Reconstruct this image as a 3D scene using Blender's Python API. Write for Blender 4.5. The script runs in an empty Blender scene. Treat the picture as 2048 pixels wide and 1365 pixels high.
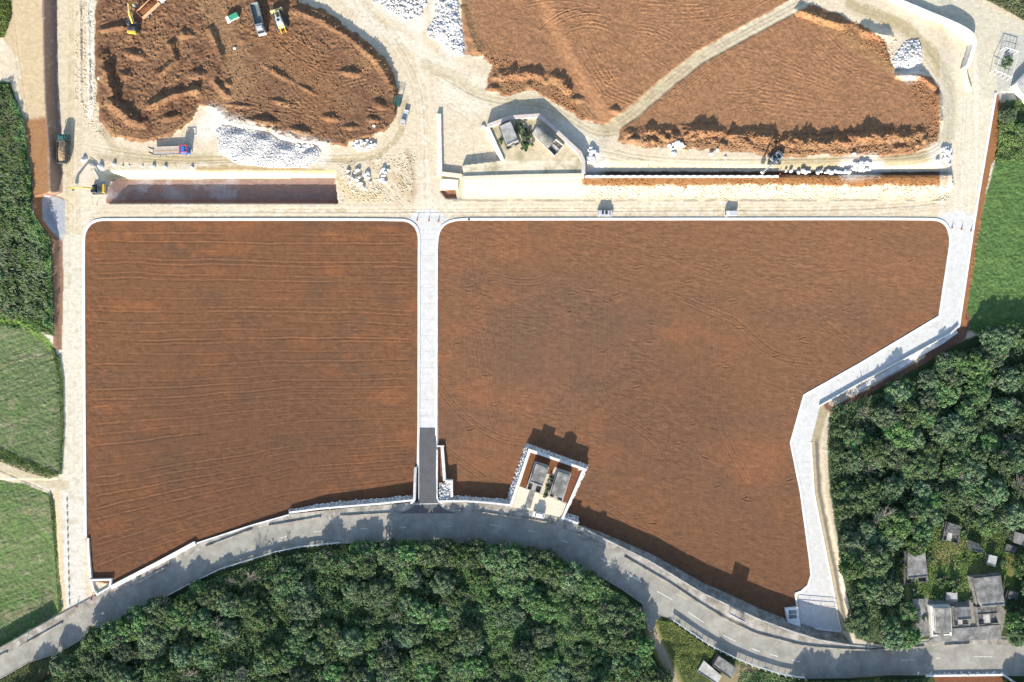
import bpy, bmesh, math, random
import numpy as np
from mathutils import Vector, Matrix

# ------------------------------------------------------------------ camera, sky, sun
SCN = bpy.context.scene
COL = SCN.collection
S = 0.155            # metres per photo pixel at site level
HC = 211.6           # drone height
CX, CY = 1024.0, 682.5
SUN_EL, SUN_SX, SUN_SY = math.radians(23.5), 0.225, 0.974   # shadows run up the picture, a little to the right

cam_d = bpy.data.cameras.new('camera')
cam = bpy.data.objects.new('camera', cam_d)
COL.objects.link(cam)
cam.location = (0, 0, HC)
cam.rotation_euler = (0, 0, 0)
cam_d.lens = 24
cam_d.sensor_width = 36
cam_d.clip_start = 1
cam_d.clip_end = 20000
SCN.camera = cam

w = bpy.data.worlds.new('World')
SCN.world = w
w.use_nodes = True
nt = w.node_tree
for n in list(nt.nodes): nt.nodes.remove(n)
sky = nt.nodes.new('ShaderNodeTexSky')
sky.sky_type = 'NISHITA'
sky.sun_disc = False
sky.sun_elevation = SUN_EL
sky.sun_rotation = math.atan2(-SUN_SX, -SUN_SY)
sky.altitude = 60
bg = nt.nodes.new('ShaderNodeBackground')
bg.inputs['Strength'].default_value = 0.13
out = nt.nodes.new('ShaderNodeOutputWorld')
nt.links.new(sky.outputs[0], bg.inputs[0])
nt.links.new(bg.outputs[0], out.inputs[0])

sd_ = bpy.data.lights.new('sun', 'SUN')
sd_.energy = 4.6
sd_.angle = math.radians(0.5)
sd_.color = (1.0, 0.93, 0.82)
sun = bpy.data.objects.new('sun', sd_)
COL.objects.link(sun)
dv = Vector((SUN_SX * math.cos(SUN_EL), SUN_SY * math.cos(SUN_EL), -math.sin(SUN_EL)))
sun.rotation_euler = dv.to_track_quat('-Z', 'Y').to_euler()
sun.location = (-40, -180, 120)

SCN.view_settings.view_transform = 'Standard'
SCN.view_settings.look = 'None'
SCN.view_settings.exposure = 1.05
SCN.view_settings.gamma = 1

# ------------------------------------------------------------------ helpers
rnd = random.Random(7)
def P(px, py, z=0.0):
    """measured photo pixel + height -> world point"""
    k = 1 - z / HC
    return ((px - CX) * S * k, (CY - py) * S * k, z)
def V3(px, py, z=0.0): return Vector(P(px, py, z))
def smooth(a, b, x):
    t = np.clip((x - a) / (b - a), 0, 1)
    return t * t * (3 - 2 * t)
def tag(o, label=None, cat=None, group=None, kind=None):
    if label: o['label'] = label
    if cat: o['category'] = cat
    if group: o['group'] = group
    if kind: o['kind'] = kind
    return o
def empty(name, loc, rz=0, **k):
    o = bpy.data.objects.new(name, None)
    COL.objects.link(o)
    o.location = loc
    o.rotation_euler = (0, 0, rz)
    return tag(o, **k)
def link(name, me, mat=None, parent=None, **k):
    o = bpy.data.objects.new(name, me)
    COL.objects.link(o)
    if mat is not None and len(me.materials) == 0: me.materials.append(mat)
    if parent is not None: o.parent = parent
    return tag(o, **k)
def mesh_np(name, verts, faces, cols=None, smooth_=False):
    """verts (n,3), faces (m,k) int, cols (n,3) optional"""
    me = bpy.data.meshes.new(name)
    verts = np.asarray(verts, dtype=np.float32)
    faces = np.asarray(faces, dtype=np.int32)
    n, (m, k) = len(verts), faces.shape
    me.vertices.add(n); me.vertices.foreach_set('co', verts.ravel())
    me.loops.add(m * k); me.loops.foreach_set('vertex_index', faces.ravel())
    me.polygons.add(m); me.polygons.foreach_set('loop_start', np.arange(0, m * k, k, dtype=np.int32))
    me.update(calc_edges=True)
    if smooth_:
        me.polygons.foreach_set('use_smooth', np.ones(m, dtype=bool))
    if cols is not None:
        a = me.color_attributes.new('Col', 'FLOAT_COLOR', 'POINT')
        c = np.ones((n, 4), dtype=np.float32); c[:, :3] = cols
        a.data.foreach_set('color', c.ravel())
    return me
def bm_mesh(name, bm):
    me = bpy.data.meshes.new(name)
    bmesh.ops.recalc_face_normals(bm, faces=bm.faces)
    bm.to_mesh(me); bm.free()
    return me

# ------------------------------------------------------------------ materials
def new_mat(name, rough=0.9, spec=0.2):
    m = bpy.data.materials.new(name)
    m.use_nodes = True
    b = m.node_tree.nodes['Principled BSDF']
    b.inputs['Roughness'].default_value = rough
    b.inputs['Specular IOR Level'].default_value = spec
    return m, m.node_tree, b
def tex(nt_, kind, scale, detail=4, rough=0.6, coord='Object'):
    tc = nt_.nodes.get('TC') or nt_.nodes.new('ShaderNodeTexCoord')
    tc.name = 'TC'
    t = nt_.nodes.new(kind)
    t.inputs['Scale'].default_value = scale
    if 'Detail' in t.inputs: t.inputs['Detail'].default_value = detail
    if 'Roughness' in t.inputs: t.inputs['Roughness'].default_value = rough
    nt_.links.new(tc.outputs[coord], t.inputs['Vector'])
    return t
def maprange(nt_, sock, a, b, c, d):
    mr = nt_.nodes.new('ShaderNodeMapRange')
    mr.inputs[1].default_value = a; mr.inputs[2].default_value = b
    mr.inputs[3].default_value = c; mr.inputs[4].default_value = d
    nt_.links.new(sock, mr.inputs[0])
    return mr.outputs[0]
def mul(nt_, a, b):
    m = nt_.nodes.new('ShaderNodeMix'); m.data_type = 'RGBA'; m.blend_type = 'MULTIPLY'
    m.inputs[0].default_value = 1
    for s_, v in ((m.inputs[6], a), (m.inputs[7], b)):
        if isinstance(v, tuple): s_.default_value = v
        else: nt_.links.new(v, s_)
    return m.outputs[2]
def bump(nt_, b, sock, dist, strength=1.0):
    n = nt_.nodes.new('ShaderNodeBump')
    n.inputs['Distance'].default_value = dist
    n.inputs['Strength'].default_value = strength
    nt_.links.new(sock, n.inputs['Height'])
    nt_.links.new(n.outputs[0], b.inputs['Normal'])
def attr_mat(name, var=0.25, s1=1.2, s2=8.0, bdist=0.06, bscale=2.5, bdetail=6):
    """colour attribute = the earth's own colour, times fine grain; bump for clods"""
    m, t, b = new_mat(name, 0.95, 0.08)
    at = t.nodes.new('ShaderNodeAttribute'); at.attribute_name = 'Col'
    n1 = tex(t, 'ShaderNodeTexNoise', s1, 5)
    n2 = tex(t, 'ShaderNodeTexNoise', s2, 3)
    f1 = maprange(t, n1.outputs['Fac'], 0.3, 0.7, 1 - var, 1 + var)
    f2 = maprange(t, n2.outputs['Fac'], 0.3, 0.7, 1 - var * .6, 1 + var * .6)
    mm = t.nodes.new('ShaderNodeMath'); mm.operation = 'MULTIPLY'
    t.links.new(f1, mm.inputs[0]); t.links.new(f2, mm.inputs[1])
    c = mul(t, at.outputs['Color'], mm.outputs[0])
    t.links.new(c, b.inputs['Base Color'])
    if bdist:
        n3 = tex(t, 'ShaderNodeTexNoise', bscale, bdetail, 0.65)
        bump(t, b, n3.outputs['Fac'], bdist)
    return m
def plain_mat(name, col, var=0.15, scale=1.5, bdist=0.0, bscale=6, rough=0.85, spec=0.25, col2=None, metal=0):
    m, t, b = new_mat(name, rough, spec)
    b.inputs['Metallic'].default_value = metal
    n1 = tex(t, 'ShaderNodeTexNoise', scale, 6, 0.65)
    if col2:
        r = t.nodes.new('ShaderNodeValToRGB')
        r.color_ramp.elements[0].position = 0.38; r.color_ramp.elements[0].color = (*col, 1)
        r.color_ramp.elements[1].position = 0.62; r.color_ramp.elements[1].color = (*col2, 1)
        t.links.new(n1.outputs['Fac'], r.inputs[0])
        src = r.outputs[0]
    else: src = (*col, 1)
    n2 = tex(t, 'ShaderNodeTexNoise', scale * 7, 4)
    f = maprange(t, n1.outputs['Fac'], 0.3, 0.7, 1 - var, 1 + var)
    g = maprange(t, n2.outputs['Fac'], 0.3, 0.7, 1 - var * .6, 1 + var * .6)
    t.links.new(mul(t, mul(t, src, f), g), b.inputs['Base Color'])
    if bdist:
        n3 = tex(t, 'ShaderNodeTexNoise', bscale, 5)
        bump(t, b, n3.outputs['Fac'], bdist)
    return m
M = {}
M['ground'] = attr_mat('site_ground', .10, .8, 6, .10, 1.6)
M['soil'] = attr_mat('red_soil', .26, 1.0, 7, .24, 1.5)
M['field'] = attr_mat('field_soil', .15, .5, 6, .13, 3.2)
M['grass'] = attr_mat('grass_turf', .30, .9, 5, .25, 1.8)
M['flat'] = attr_mat('hard_surface', .05, .5, 4, .01, 4)
M['leaf'] = attr_mat('leaves', .0, 1, 1, 0)
def leaf_mat():
    m = M['leaf']; t = m.node_tree; b = t.nodes['Principled BSDF']
    b.inputs['Roughness'].default_value = .7; b.inputs['Specular IOR Level'].default_value = .12
    at = [n for n in t.nodes if n.type == 'ATTRIBUTE'][0]
    oi = t.nodes.new('ShaderNodeObjectInfo')
    hs = t.nodes.new('ShaderNodeHueSaturation')
    t.links.new(at.outputs['Color'], hs.inputs['Color'])
    t.links.new(maprange(t, oi.outputs['Random'], 0, 1, .465, .505), hs.inputs['Hue'])
    t.links.new(maprange(t, oi.outputs['Random'], 0, 1, .70, 1.35), hs.inputs['Value'])
    m7 = t.nodes.new('ShaderNodeMath'); m7.operation = 'MULTIPLY'; m7.inputs[1].default_value = 7.31; t.links.new(oi.outputs['Random'], m7.inputs[0])
    m8 = t.nodes.new('ShaderNodeMath'); m8.operation = 'FRACT'; t.links.new(m7.outputs[0], m8.inputs[0])
    t.links.new(maprange(t, m8.outputs[0], 0, 1, .74, 1.08), hs.inputs['Saturation'])
    t.links.new(hs.outputs[0], b.inputs['Base Color'])
leaf_mat()
M['concrete'] = plain_mat('pale_concrete', (.56, .56, .54), .06, .4)
M['kerb'] = plain_mat('white_kerb_concrete', (.66, .67, .67), .10, .45, col2=(.76, .77, .77))
M['white_wall'] = plain_mat('white_wall_concrete', (.62, .60, .56), .12, .7, col2=(.74, .73, .70))
M['tan_wall'] = plain_mat('tan_limestone_wall', (.62, .55, .42), .12, 1.2, .05, 3)
M['asphalt'] = plain_mat('weathered_asphalt', (.255, .24, .205), .12, .25, .01, 8, col2=(.31, .295, .25))
M['new_asphalt'] = plain_mat('new_asphalt', (.115, .112, .112), .15, .5, .01, 8)
M['pavement'] = plain_mat('stained_pavement', (.25, .22, .18), .25, .35, col2=(.36, .33, .28))
M['old_concrete'] = plain_mat('old_grey_concrete', (.155, .15, .14), .30, .45, .03, 5, col2=(.235, .23, .215))
M['dark_concrete'] = plain_mat('blackened_concrete', (.07, .07, .07), .35, 1.2, .02, 5, col2=(.15, .145, .135))
M['light_concrete'] = plain_mat('light_old_concrete', (.32, .31, .285), .22, .5, .02, 5, col2=(.42, .41, .38))
M['stone'] = plain_mat('white_limestone', (.66, .65, .63), .12, 1.5, .03, 5)
M['riprap'] = plain_mat('mottled_limestone', (.60, .58, .56), .3, .9, .03, 5, col2=(.42, .33, .27))
M['line'] = plain_mat('road_line_paint', (.62, .62, .58), .3, 2)
M['yline'] = plain_mat('yellow_line_paint', (.6, .5, .25), .3, 2)
M['bark'] = plain_mat('bark', (.16, .13, .10), .3, 3)
M['twig'] = plain_mat('dead_twigs', (.23, .205, .17), .3, 2)
def paint(name, col, rough=.4, var=.08, metal=0):
    return plain_mat(name, col, var, 1.2, rough=rough, spec=.5, metal=metal)
M['yellow'] = paint('yellow_paint', (.62, .42, .06))
M['pyellow'] = paint('faded_yellow_paint', (.62, .52, .26))
M['black'] = paint('black_rubber', (.025, .025, .028), .8)
M['dgrey'] = paint('dark_steel', (.07, .075, .08), .55, .2)
M['grey'] = paint('grey_paint', (.26, .29, .31), .45)
M['silver'] = paint('silver_paint', (.45, .46, .48), .3)
M['white'] = paint('white_paint', (.80, .80, .80), .3)
M['glass'] = paint('dark_glass', (.02, .03, .04), .08)
M['blue'] = paint('blue_paint', (.03, .16, .48), .35)
M['red'] = paint('red_paint', (.55, .06, .04), .5)
M['orange'] = paint('orange_paint', (.55, .17, .06), .5)
M['green'] = paint('green_tarp', (.05, .30, .17), .6)
M['dgreen'] = paint('dark_green_paint', (.03, .10, .085), .5)
M['greyteal'] = paint('grey_green_paint', (.17, .20, .20), .5, .15)
M['bedtan'] = paint('dusty_wooden_deck', (.42, .36, .30), .8, .15)
M['soilload'] = plain_mat('load_of_earth', (.36, .25, .15), .4, 2.0, .1, 4)
M['earth'] = plain_mat('bare_red_earth', (.16, .062, .026), .25, 1.2, .08, 3)
M['rail'] = paint('white_painted_steel', (.72, .74, .74), .4)
M['steel'] = paint('galvanised_steel', (.35, .36, .36), .45)

# ------------------------------------------------------------------ measured outlines (photo pixels)
FIELD_A = [(168,480),(170,466),(177,452),(190,443),(205,441),(800,441),(818,445),(830,456),(836,472),(837,500),(836,1003),(830,1004),(700,1017),(578,1030),(500,1052),(390,1088),(310,1127),(222,1169),(182,1162),(174,1080),(168,1074)]
FIELD_B = [(875,490),(877,470),(884,455),(896,446),(912,441),(1858,440),(1880,443),(1893,453),(1899,468),(1900,486),(1878,632),(1720,725),(1607,790),(1580,885),(1600,985),(1619,1120),(1621,1150),(1615,1170),(1602,1182),(1590,1187),(1594,1215),(1572,1217),(1576,1256),(1520,1240),(1450,1212),(1400,1187),(1300,1127),(1200,1077),(1150,1052),(1124,1040),(1177,931),(1052,886),(1015,996),(1020,1012),(875,1005)]
ROADN = [(-400,1480),(0,1297),(53,1268),(126,1227),(185,1196),(235,1170),(310,1131),(390,1088),(500,1052),(578,1030),(700,1017),(830,1006),(880,1004),(960,1008),(1020,1014),(1124,1038),(1160,1054),(1200,1074),(1300,1123),(1400,1184),(1450,1208),(1520,1240),(1580,1262),(1640,1281),(1700,1291),(1760,1296),(1850,1285),(1990,1280),(2100,1282),(2500,1290)]
BARR = [(-400,1505),(0,1312),(53,1287),(124,1247),(200,1208),(278,1165),(333,1134),(410,1095),(503,1060),(536,1053),(641,1035),(679,1033),(783,1027),(927,1021),(961,1025),(1094,1045),(1154,1068),(1210,1094),(1249,1115),(1337,1166),(1395,1205),(1454,1241),(1512,1268),(1600,1291),(1632,1295),(1682,1299),(1740,1301),(1783,1298),(1849,1294),(1940,1289),(2100,1291),(2500,1300)]
ROADS = [(-400,1540),(0,1358),(56,1326),(118,1306),(180,1268),(262,1232),(380,1168),(441,1139),(551,1105),(600,1095),(679,1087),(760,1084),(900,1084),(1000,1093),(1100,1112),(1200,1153),(1249,1182),(1286,1209),(1320,1228),(1346,1241),(1405,1282),(1432,1298),(1473,1318),(1512,1334),(1561,1349),(1600,1357),(1700,1356),(1774,1350),(2007,1351),(2100,1353),(2500,1370)]
def zr(px):
    return np.interp(px, [-400, 350, 480, 578, 620, 830, 1100, 1250, 1400, 1500, 1700, 2500], [0.1, .15, .3, .6, 1.2, 2.0, 2.2, 2.7, 3.3, 3.6, 3.8, 4.0])
def yN(px): return np.interp(px, *zip(*ROADN))
def yB(px): return np.interp(px, *zip(*BARR))
def yS(px): return np.interp(px, *zip(*ROADS))
EROAD_L = [(1900,480),(1878,632),(1720,725),(1607,790),(1580,885),(1600,985),(1619,1120),(1623,1165),(1597,1190),(1602,1256)]
EROAD_R = [(1992,190),(1960,380),(1946,460),(1918,652),(1900,668),(1720,768),(1640,812),(1622,885),(1628,985),(1663,1160),(1682,1263)]
SOIL_A = [(192,-60),(190,100),(193,200),(200,245),(225,275),(290,287),(345,272),(385,242),(400,214),(425,222),(445,245),(480,257),(540,264),(560,280),(600,289),(690,294),(700,287),(740,277),(775,262),(793,230),(798,180),(780,130),(745,90),(700,58),(650,22),(600,4),(585,-60)]
SOIL_B = [(920,-60),(925,60),(928,108),(962,112),(982,132),(972,180),(1010,192),(1060,180),(1120,214),(1170,242),(1212,252),(1240,262),(1235,284),(1290,296),(1340,294),(1400,300),(1500,304),(1545,318),(1620,311),(1760,316),(1830,306),(1872,285),(1886,240),(1881,180),(1864,156),(1834,148),(1802,143),(1783,128),(1776,104),(1770,80),(1742,62),(1700,40),(1640,14),(1610,8),(1590,-60)]
HAUL = [(1640,-20),(1600,6),(1500,60),(1400,115),(1330,170),(1270,222),(1215,262)]
HAUL2 = [(1240,262),(1190,262),(1140,232),(1080,203),(1010,203),(950,185),(900,150),(850,130)]
TOMB_ENC = [(973,252),(1020,234),(1078,231),(1135,283),(1169,312),(1169,353),(928,356),(925,330),(1006,320)]
PLAT_S = [(1058,899),(1170,937),(1126,1042),(1020,1014)]
PIT = [(228,360),(671,356),(676,408),(212,408),(214,380)]
UP_E = [(1040,-60),(1120,120),(1200,250),(1180,300),(1168,352),(1560,356),(1905,350),(1912,230),(1905,-60)]

# ------------------------------------------------------------------ the terrain as one measured height grid
STEP = 1.6
fx = np.arange(-40, 2088 + STEP, STEP); fy = np.arange(-40, 1405 + STEP, STEP)
ge = np.array([12, 30, 60, 120, 250, 500, 1000, 2500, 6000, 15000, 30000.])
xs = np.concatenate([fx[0] - ge[::-1], fx, fx[-1] + ge]); ys = np.concatenate([fy[0] - ge[::-1], fy, fy[-1] + ge])
NX, NY = len(xs), len(ys)
GX, GY = np.meshgrid(xs, ys)
def window(pts, pad):
    a = np.array(pts, dtype=float)
    i0, i1 = np.searchsorted(xs, [a[:, 0].min() - pad, a[:, 0].max() + pad])
    j0, j1 = np.searchsorted(ys, [a[:, 1].min() - pad, a[:, 1].max() + pad])
    return slice(j0, j1), slice(i0, i1)
def seg_d(X, Y, a, b):
    dx, dy = b[0] - a[0], b[1] - a[1]
    L = dx * dx + dy * dy + 1e-9
    t = np.clip(((X - a[0]) * dx + (Y - a[1]) * dy) / L, 0, 1)
    return np.hypot(X - a[0] - t * dx, Y - a[1] - t * dy)
def inpoly(X, Y, poly):
    c = np.zeros(np.shape(X), bool)
    n = len(poly)
    for i in range(n):
        x1, y1 = poly[i]; x2, y2 = poly[(i + 1) % n]
        if y1 == y2: continue
        c ^= ((y1 > Y) != (y2 > Y)) & (X < (x2 - x1) * (Y - y1) / (y2 - y1) + x1)
    return c
def sdp(poly, pad=30):
    """signed distance (px) to a polygon, negative inside, clipped at pad"""
    r = np.full((NY, NX), float(pad), dtype=np.float32)
    wj, wi = window(poly, pad)
    X, Y = GX[wj, wi], GY[wj, wi]
    d = np.full(X.shape, 1e9)
    for i in range(len(poly)):
        d = np.minimum(d, seg_d(X, Y, poly[i], poly[(i + 1) % len(poly)]))
    r[wj, wi] = np.where(inpoly(X, Y, poly), -d, np.minimum(d, pad))
    return r
def dpl(pts, pad=30):
    r = np.full((NY, NX), float(pad), dtype=np.float32)
    wj, wi = window(pts, pad)
    X, Y = GX[wj, wi], GY[wj, wi]
    d = np.full(X.shape, float(pad))
    for i in range(len(pts) - 1): d = np.minimum(d, seg_d(X, Y, pts[i], pts[i + 1]))
    r[wj, wi] = d
    return r
def vn(sx, sy, seed):
    """separable value noise over the grid, cells sx by sy px, range -1..1"""
    rg = np.random.RandomState(seed)
    T = rg.rand(256, 256) * 2 - 1
    u, v = xs / sx, ys / sy
    iu, iv = np.floor(u).astype(int), np.floor(v).astype(int)
    fu, fv = u - iu, v - iv
    fu = fu * fu * (3 - 2 * fu); fv = fv * fv * (3 - 2 * fv)
    A = T[iv % 256] * (1 - fv)[:, None] + T[(iv + 1) % 256] * fv[:, None]
    return (A[:, iu % 256] * (1 - fu) + A[:, (iu + 1) % 256] * fu).astype(np.float32)
def fbm(sx, sy, seed, octv=3, gain=.55):
    r, a, t = 0, 1, 0
    for o in range(octv):
        r = r + a * vn(sx / 2 ** o, sy / 2 ** o, seed + 17 * o); t += a; a *= gain
    return r / t
def vng(U, V, seed):
    rg = np.random.RandomState(seed)
    T = rg.rand(256, 256) * 2 - 1
    iu, iv = np.floor(U).astype(int), np.floor(V).astype(int)
    fu, fv = U - iu, V - iv
    fu = fu * fu * (3 - 2 * fu); fv = fv * fv * (3 - 2 * fv)
    a, b = iu % 256, iv % 256; a1, b1 = (iu + 1) % 256, (iv + 1) % 256
    return ((T[b, a] * (1 - fu) + T[b, a1] * fu) * (1 - fv) + (T[b1, a] * (1 - fu) + T[b1, a1] * fu) * fv).astype(np.float32)
def rot_noise(ang, su, sv, seed):
    c, s = math.cos(ang), math.sin(ang)
    return vng((GX * c + GY * s) / su, (-GX * s + GY * c) / sv, seed)

n_big = fbm(90, 90, 1, 4)
n_mid = fbm(26, 26, 2, 4)
n_sml = fbm(9, 9, 3, 3)
n_fine = fbm(4, 4, 4, 2)
n_edge = fbm(14, 14, 5, 4, .65)
ne_ = n_edge * 7
GRIT = np.random.RandomState(11).rand(NY, NX).astype(np.float32) * 2 - 1

dA, dB = sdp(FIELD_A, 60), sdp(FIELD_B, 60)
dSA, dSB = sdp(SOIL_A, 60), sdp(SOIL_B, 60)
dHaul, dHaul2 = dpl(HAUL, 40), dpl(HAUL2, 40)
dEnc, dPlat, dPit = sdp(TOMB_ENC, 60), sdp(PLAT_S, 60), sdp(PIT, 60)
inA, inB = dA < 0, dB < 0
YN, YS = yN(GX), yS(GX)
fine_ = (GX > -60) & (GX < 2110) & (GY > -60) & (GY < 1430)

# --- base levels
Z = np.zeros((NY, NX), dtype=np.float32)
ZR = zr(GX).astype(np.float32)
SOUTH = (GY > YN - 1) & ~inA & ~inB
# low land inside the bend of the road
Z = np.where(SOUTH, ZR - .06, Z)
dUE = sdp(UP_E, 60)
Z = np.where(~SOUTH, Z + 1.4 * smooth(2, -34, dUE), Z)
# retaining slope below the upper plots
XE = 1906 - 44 * smooth(372, 406, GY) + n_edge * 3
slope = (GX > 925) & (GX < XE) & (GY > 350) & (GY < 404)
Z = np.where(slope, 1.6 * (1 - smooth(356, 402, GY)) , Z)
# trench of dark earth behind the long retaining wall
tr = (GX > 1170) & (GX < 1900) & (GY > 344) & (GY < 354.5)
trw = smooth(1900, 1860, GX) * smooth(1168, 1185, GX)
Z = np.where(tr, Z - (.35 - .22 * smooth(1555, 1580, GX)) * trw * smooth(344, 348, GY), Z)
# tomb enclosures
Z = np.where(dEnc < 0, 1.6, Z)
Z = np.where(dPlat < 0, 2.2, Z)
# soil plots and their banks
Z += 1.3 * smooth(0, -7, dSA) * (~inA)
Z += 0.25 * smooth(0, -5, dSB) * (1 - smooth(16, 11, dHaul))
def blob(x, y, rx, ry, h, ang=0):
    global Z
    c, s = math.cos(ang), math.sin(ang)
    wj, wi = window([(x, y)], 3 * max(rx, ry))
    X, Y = GX[wj, wi] - x, GY[wj, wi] - y
    u, v = (X * c + Y * s) / rx, (-X * s + Y * c) / ry
    q = np.sqrt(u * u + v * v) + .22 * n_edge[wj, wi]
    Z[wj, wi] += h * np.clip(1 - q, 0, 1) ** .8
def ridge(pts, wd, h, lump=.35, pad=None):
    global Z
    d = dpl(pts, wd * 2.2) + n_edge * wd * .35
    Z += h * np.clip(1 - d / wd, 0, 1) ** .9 * (1 + lump * n_mid * 1.6)
# plot A heaps
ridge([(205,112),(214,160),(226,205)], 15, 2.2, .8)
ridge([(226,208),(262,240),(288,246)], 13, 1.7, .9)
ridge([(300,212),(345,190),(392,180)], 10, 1.7)
ridge([(318,150),(350,120),(340,90)], 9, 1.4)
ridge([(205,60),(245,52)], 8, 1.5)
ridge([(420,60),(440,110),(425,160),(452,190)], 10, 1.4)
ridge([(590,20),(640,40),(700,76),(752,120),(782,170)], 9, .9)
for bx, by, rx, ry, h, a in [(700,146,26,9,1.4,.1),(525,243,34,9,1.5,.1),(600,262,24,8,1.1,.3),(455,168,9,9,1.2,0),(760,210,18,10,1.2,.5),(660,236,22,8,1.0,.2),(560,150,40,7,.8,.5),(395,150,22,12,1.4,0),
                             (270,110,30,10,1.2,.3),(370,70,18,10,1.3,0),(250,150,14,10,1.2,0),(340,235,26,9,1.1,-.2),(560,205,30,5,.7,.25),(615,180,26,5,.7,.5),(480,212,30,5,.7,.1),(700,255,20,7,.9,0),(745,240,16,8,1,.2)]:
    blob(bx, by, rx, ry, h, a)
# plot B heaps
ridge([(1258,268),(1330,262),(1410,262),(1500,272),(1580,280),(1660,284),(1750,276),(1840,268)], 14, 1.15, .9)
ridge([(1600,22),(1650,40),(1690,50)], 12, 1.6)
ridge([(1730,62),(1775,72)], 13, 2.0)
ridge([(1795,152),(1840,152),(1868,172)], 9, 1.6)
ridge([(1876,190),(1880,240)], 8, 1.3)
ridge([(1000,152),(1060,146),(1120,160),(1136,180)], 12, 1.1, .8)
for k in range(9): blob(990 + k * 17, 158 + rnd.uniform(-10, 14), rnd.uniform(7, 11), rnd.uniform(6, 9), rnd.uniform(.6, 1.4), rnd.uniform(0, 3))
ridge([(925,20),(940,70),(960,105)], 12, .6)
for bx, by, rx, ry, h, a in [(1400,262,36,13,1.3,.0),(1745,268,34,14,1.9,-.1),(1345,276,20,12,1.0,0),(1290,282,22,10,1.0,0),(1480,284,16,10,1,0),(1620,288,18,12,.9,0),(1690,288,16,10,.9,0),(1230,222,14,9,1.2,0),(988,178,16,9,1.0,0),(1155,200,18,9,.9,0),(1800,296,20,8,.8,0),(1650,290,14,9,.9,.5),(1540,292,14,9,.8,0)]:
    blob(bx, by, rx, ry, h, a)
for k in range(40):   # small tipped heaps along the berm
    blob(1262 + k * 15 + rnd.uniform(-8, 8), rnd.uniform(270, 292), rnd.uniform(6, 11), rnd.uniform(5, 8), rnd.uniform(.8, 1.7), rnd.uniform(0, 3))
for x_ in (159, 176): ridge([(x_, -40), (x_ + 1, 90), (x_ + 3, 205)], 4, .28, .9)
# rough soil texture
graded = smooth(12, -14, sdp([(490,84),(620,90),(715,108),(772,160),(778,235),(700,266),(560,254),(470,228),(462,170)], 30) + ne_) + smooth(26, 10, dpl([(420,-30),(445,60),(470,110),(482,165),(455,215)], 30)) + smooth(16, 4, dpl([(215,262),(290,280),(345,262)], 30))
graded = np.clip(graded, 0, 1)
rough_A = smooth(2, -5, dSA) * (1 - .72 * graded)
Z += rough_A * (np.abs(n_mid) * .45 + np.abs(n_sml) * .42 + n_fine * .16 + GRIT * .05)
sm_B = smooth(0, -8, dSB)
Z += sm_B * (n_sml * .09 + n_fine * .035) + sm_B * smooth(250, 275, GY) * (np.abs(n_sml) * .4 + n_fine * .12)
# curved machine tracks in both soil plots: bundles of parallel ruts, each pass with its own bend
SOILM = (smooth(-3, -7, dSA) + smooth(-3, -7, dSB) * smooth(13, 17, dHaul)).astype(np.float32)
def line_add(pts, fn, pad=8):
    wj, wi = window(pts, pad)
    X, Y = GX[wj, wi], GY[wj, wi]
    d = np.full(X.shape, float(pad))
    for i in range(len(pts) - 1): d = np.minimum(d, seg_d(X, Y, pts[i], pts[i + 1]))
    Z[wj, wi] += (fn(d) * SOILM[wj, wi] * (.55 + .9 * n_sml[wj, wi] + .5 * n_mid[wj, wi])).astype(np.float32)
def bundle(x, y, ang, length, bend, n, gap, amp):
    """n parallel ruts starting at (x, y), turning by bend radians over their length"""
    for k in range(n):
        off = (k - n / 2) * gap + rnd.uniform(-.8, .8)
        pts = []; a = ang; px_, py_ = x - math.sin(ang) * off, y + math.cos(ang) * off
        s0 = rnd.uniform(0, .25); s1 = rnd.uniform(.7, 1)
        m = 14
        for i in range(m + 1):
            if s0 <= i / m <= s1: pts.append((px_, py_))
            st_ = length / m * (1 - off * bend / length)
            px_ += math.cos(a) * st_; py_ += math.sin(a) * st_; a += bend / m
        if len(pts) > 1:
            line_add(pts, lambda d: -amp * np.exp(-(d / 1.3) ** 2) + amp * .8 * np.exp(-((d - 2.4) / 1.2) ** 2))
for x, y, ang, ln, bend, n, gp, am in [(560,70,.95,130,-1.1,4,9,.26),(585,60,1.0,90,-.2,3,10,.24),(640,90,1.5,110,-1.0,5,8,.15),(600,110,.9,120,-1.4,4,7,.16),(470,205,.1,170,.35,4,8,.2),(480,190,.5,110,-.5,4,8,.18),
        (520,215,.15,150,-.3,3,9,.18),(570,170,1.1,90,-.9,3,8,.18),(455,225,.3,110,.1,3,7,.15),(660,190,-.4,100,.3,4,7,.14),(700,120,1.4,80,-.4,4,7,.12),(480,120,1.3,120,.1,4,9,.08),(590,235,.5,90,-.3,3,8,.2),
        (640,60,1.5,60,0,4,7,.12),(250,150,.3,70,.3,3,7,.15),(290,200,-1.2,70,0,2,11,.2),(350,40,1.4,80,.2,3,9,.14),(720,210,.5,60,-.5,3,7,.16),(540,240,.2,120,.1,3,6,.12)]:
    bundle(x, y, ang, ln, bend, n, gp, am)
for k in range(46):   # smaller passes everywhere
    bundle(rnd.uniform(200, 780), rnd.uniform(10, 270), rnd.uniform(0, 3.1), rnd.uniform(25, 70), rnd.uniform(-.9, .9), rnd.randint(1, 3), rnd.uniform(5, 9), rnd.uniform(.06, .16))
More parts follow.
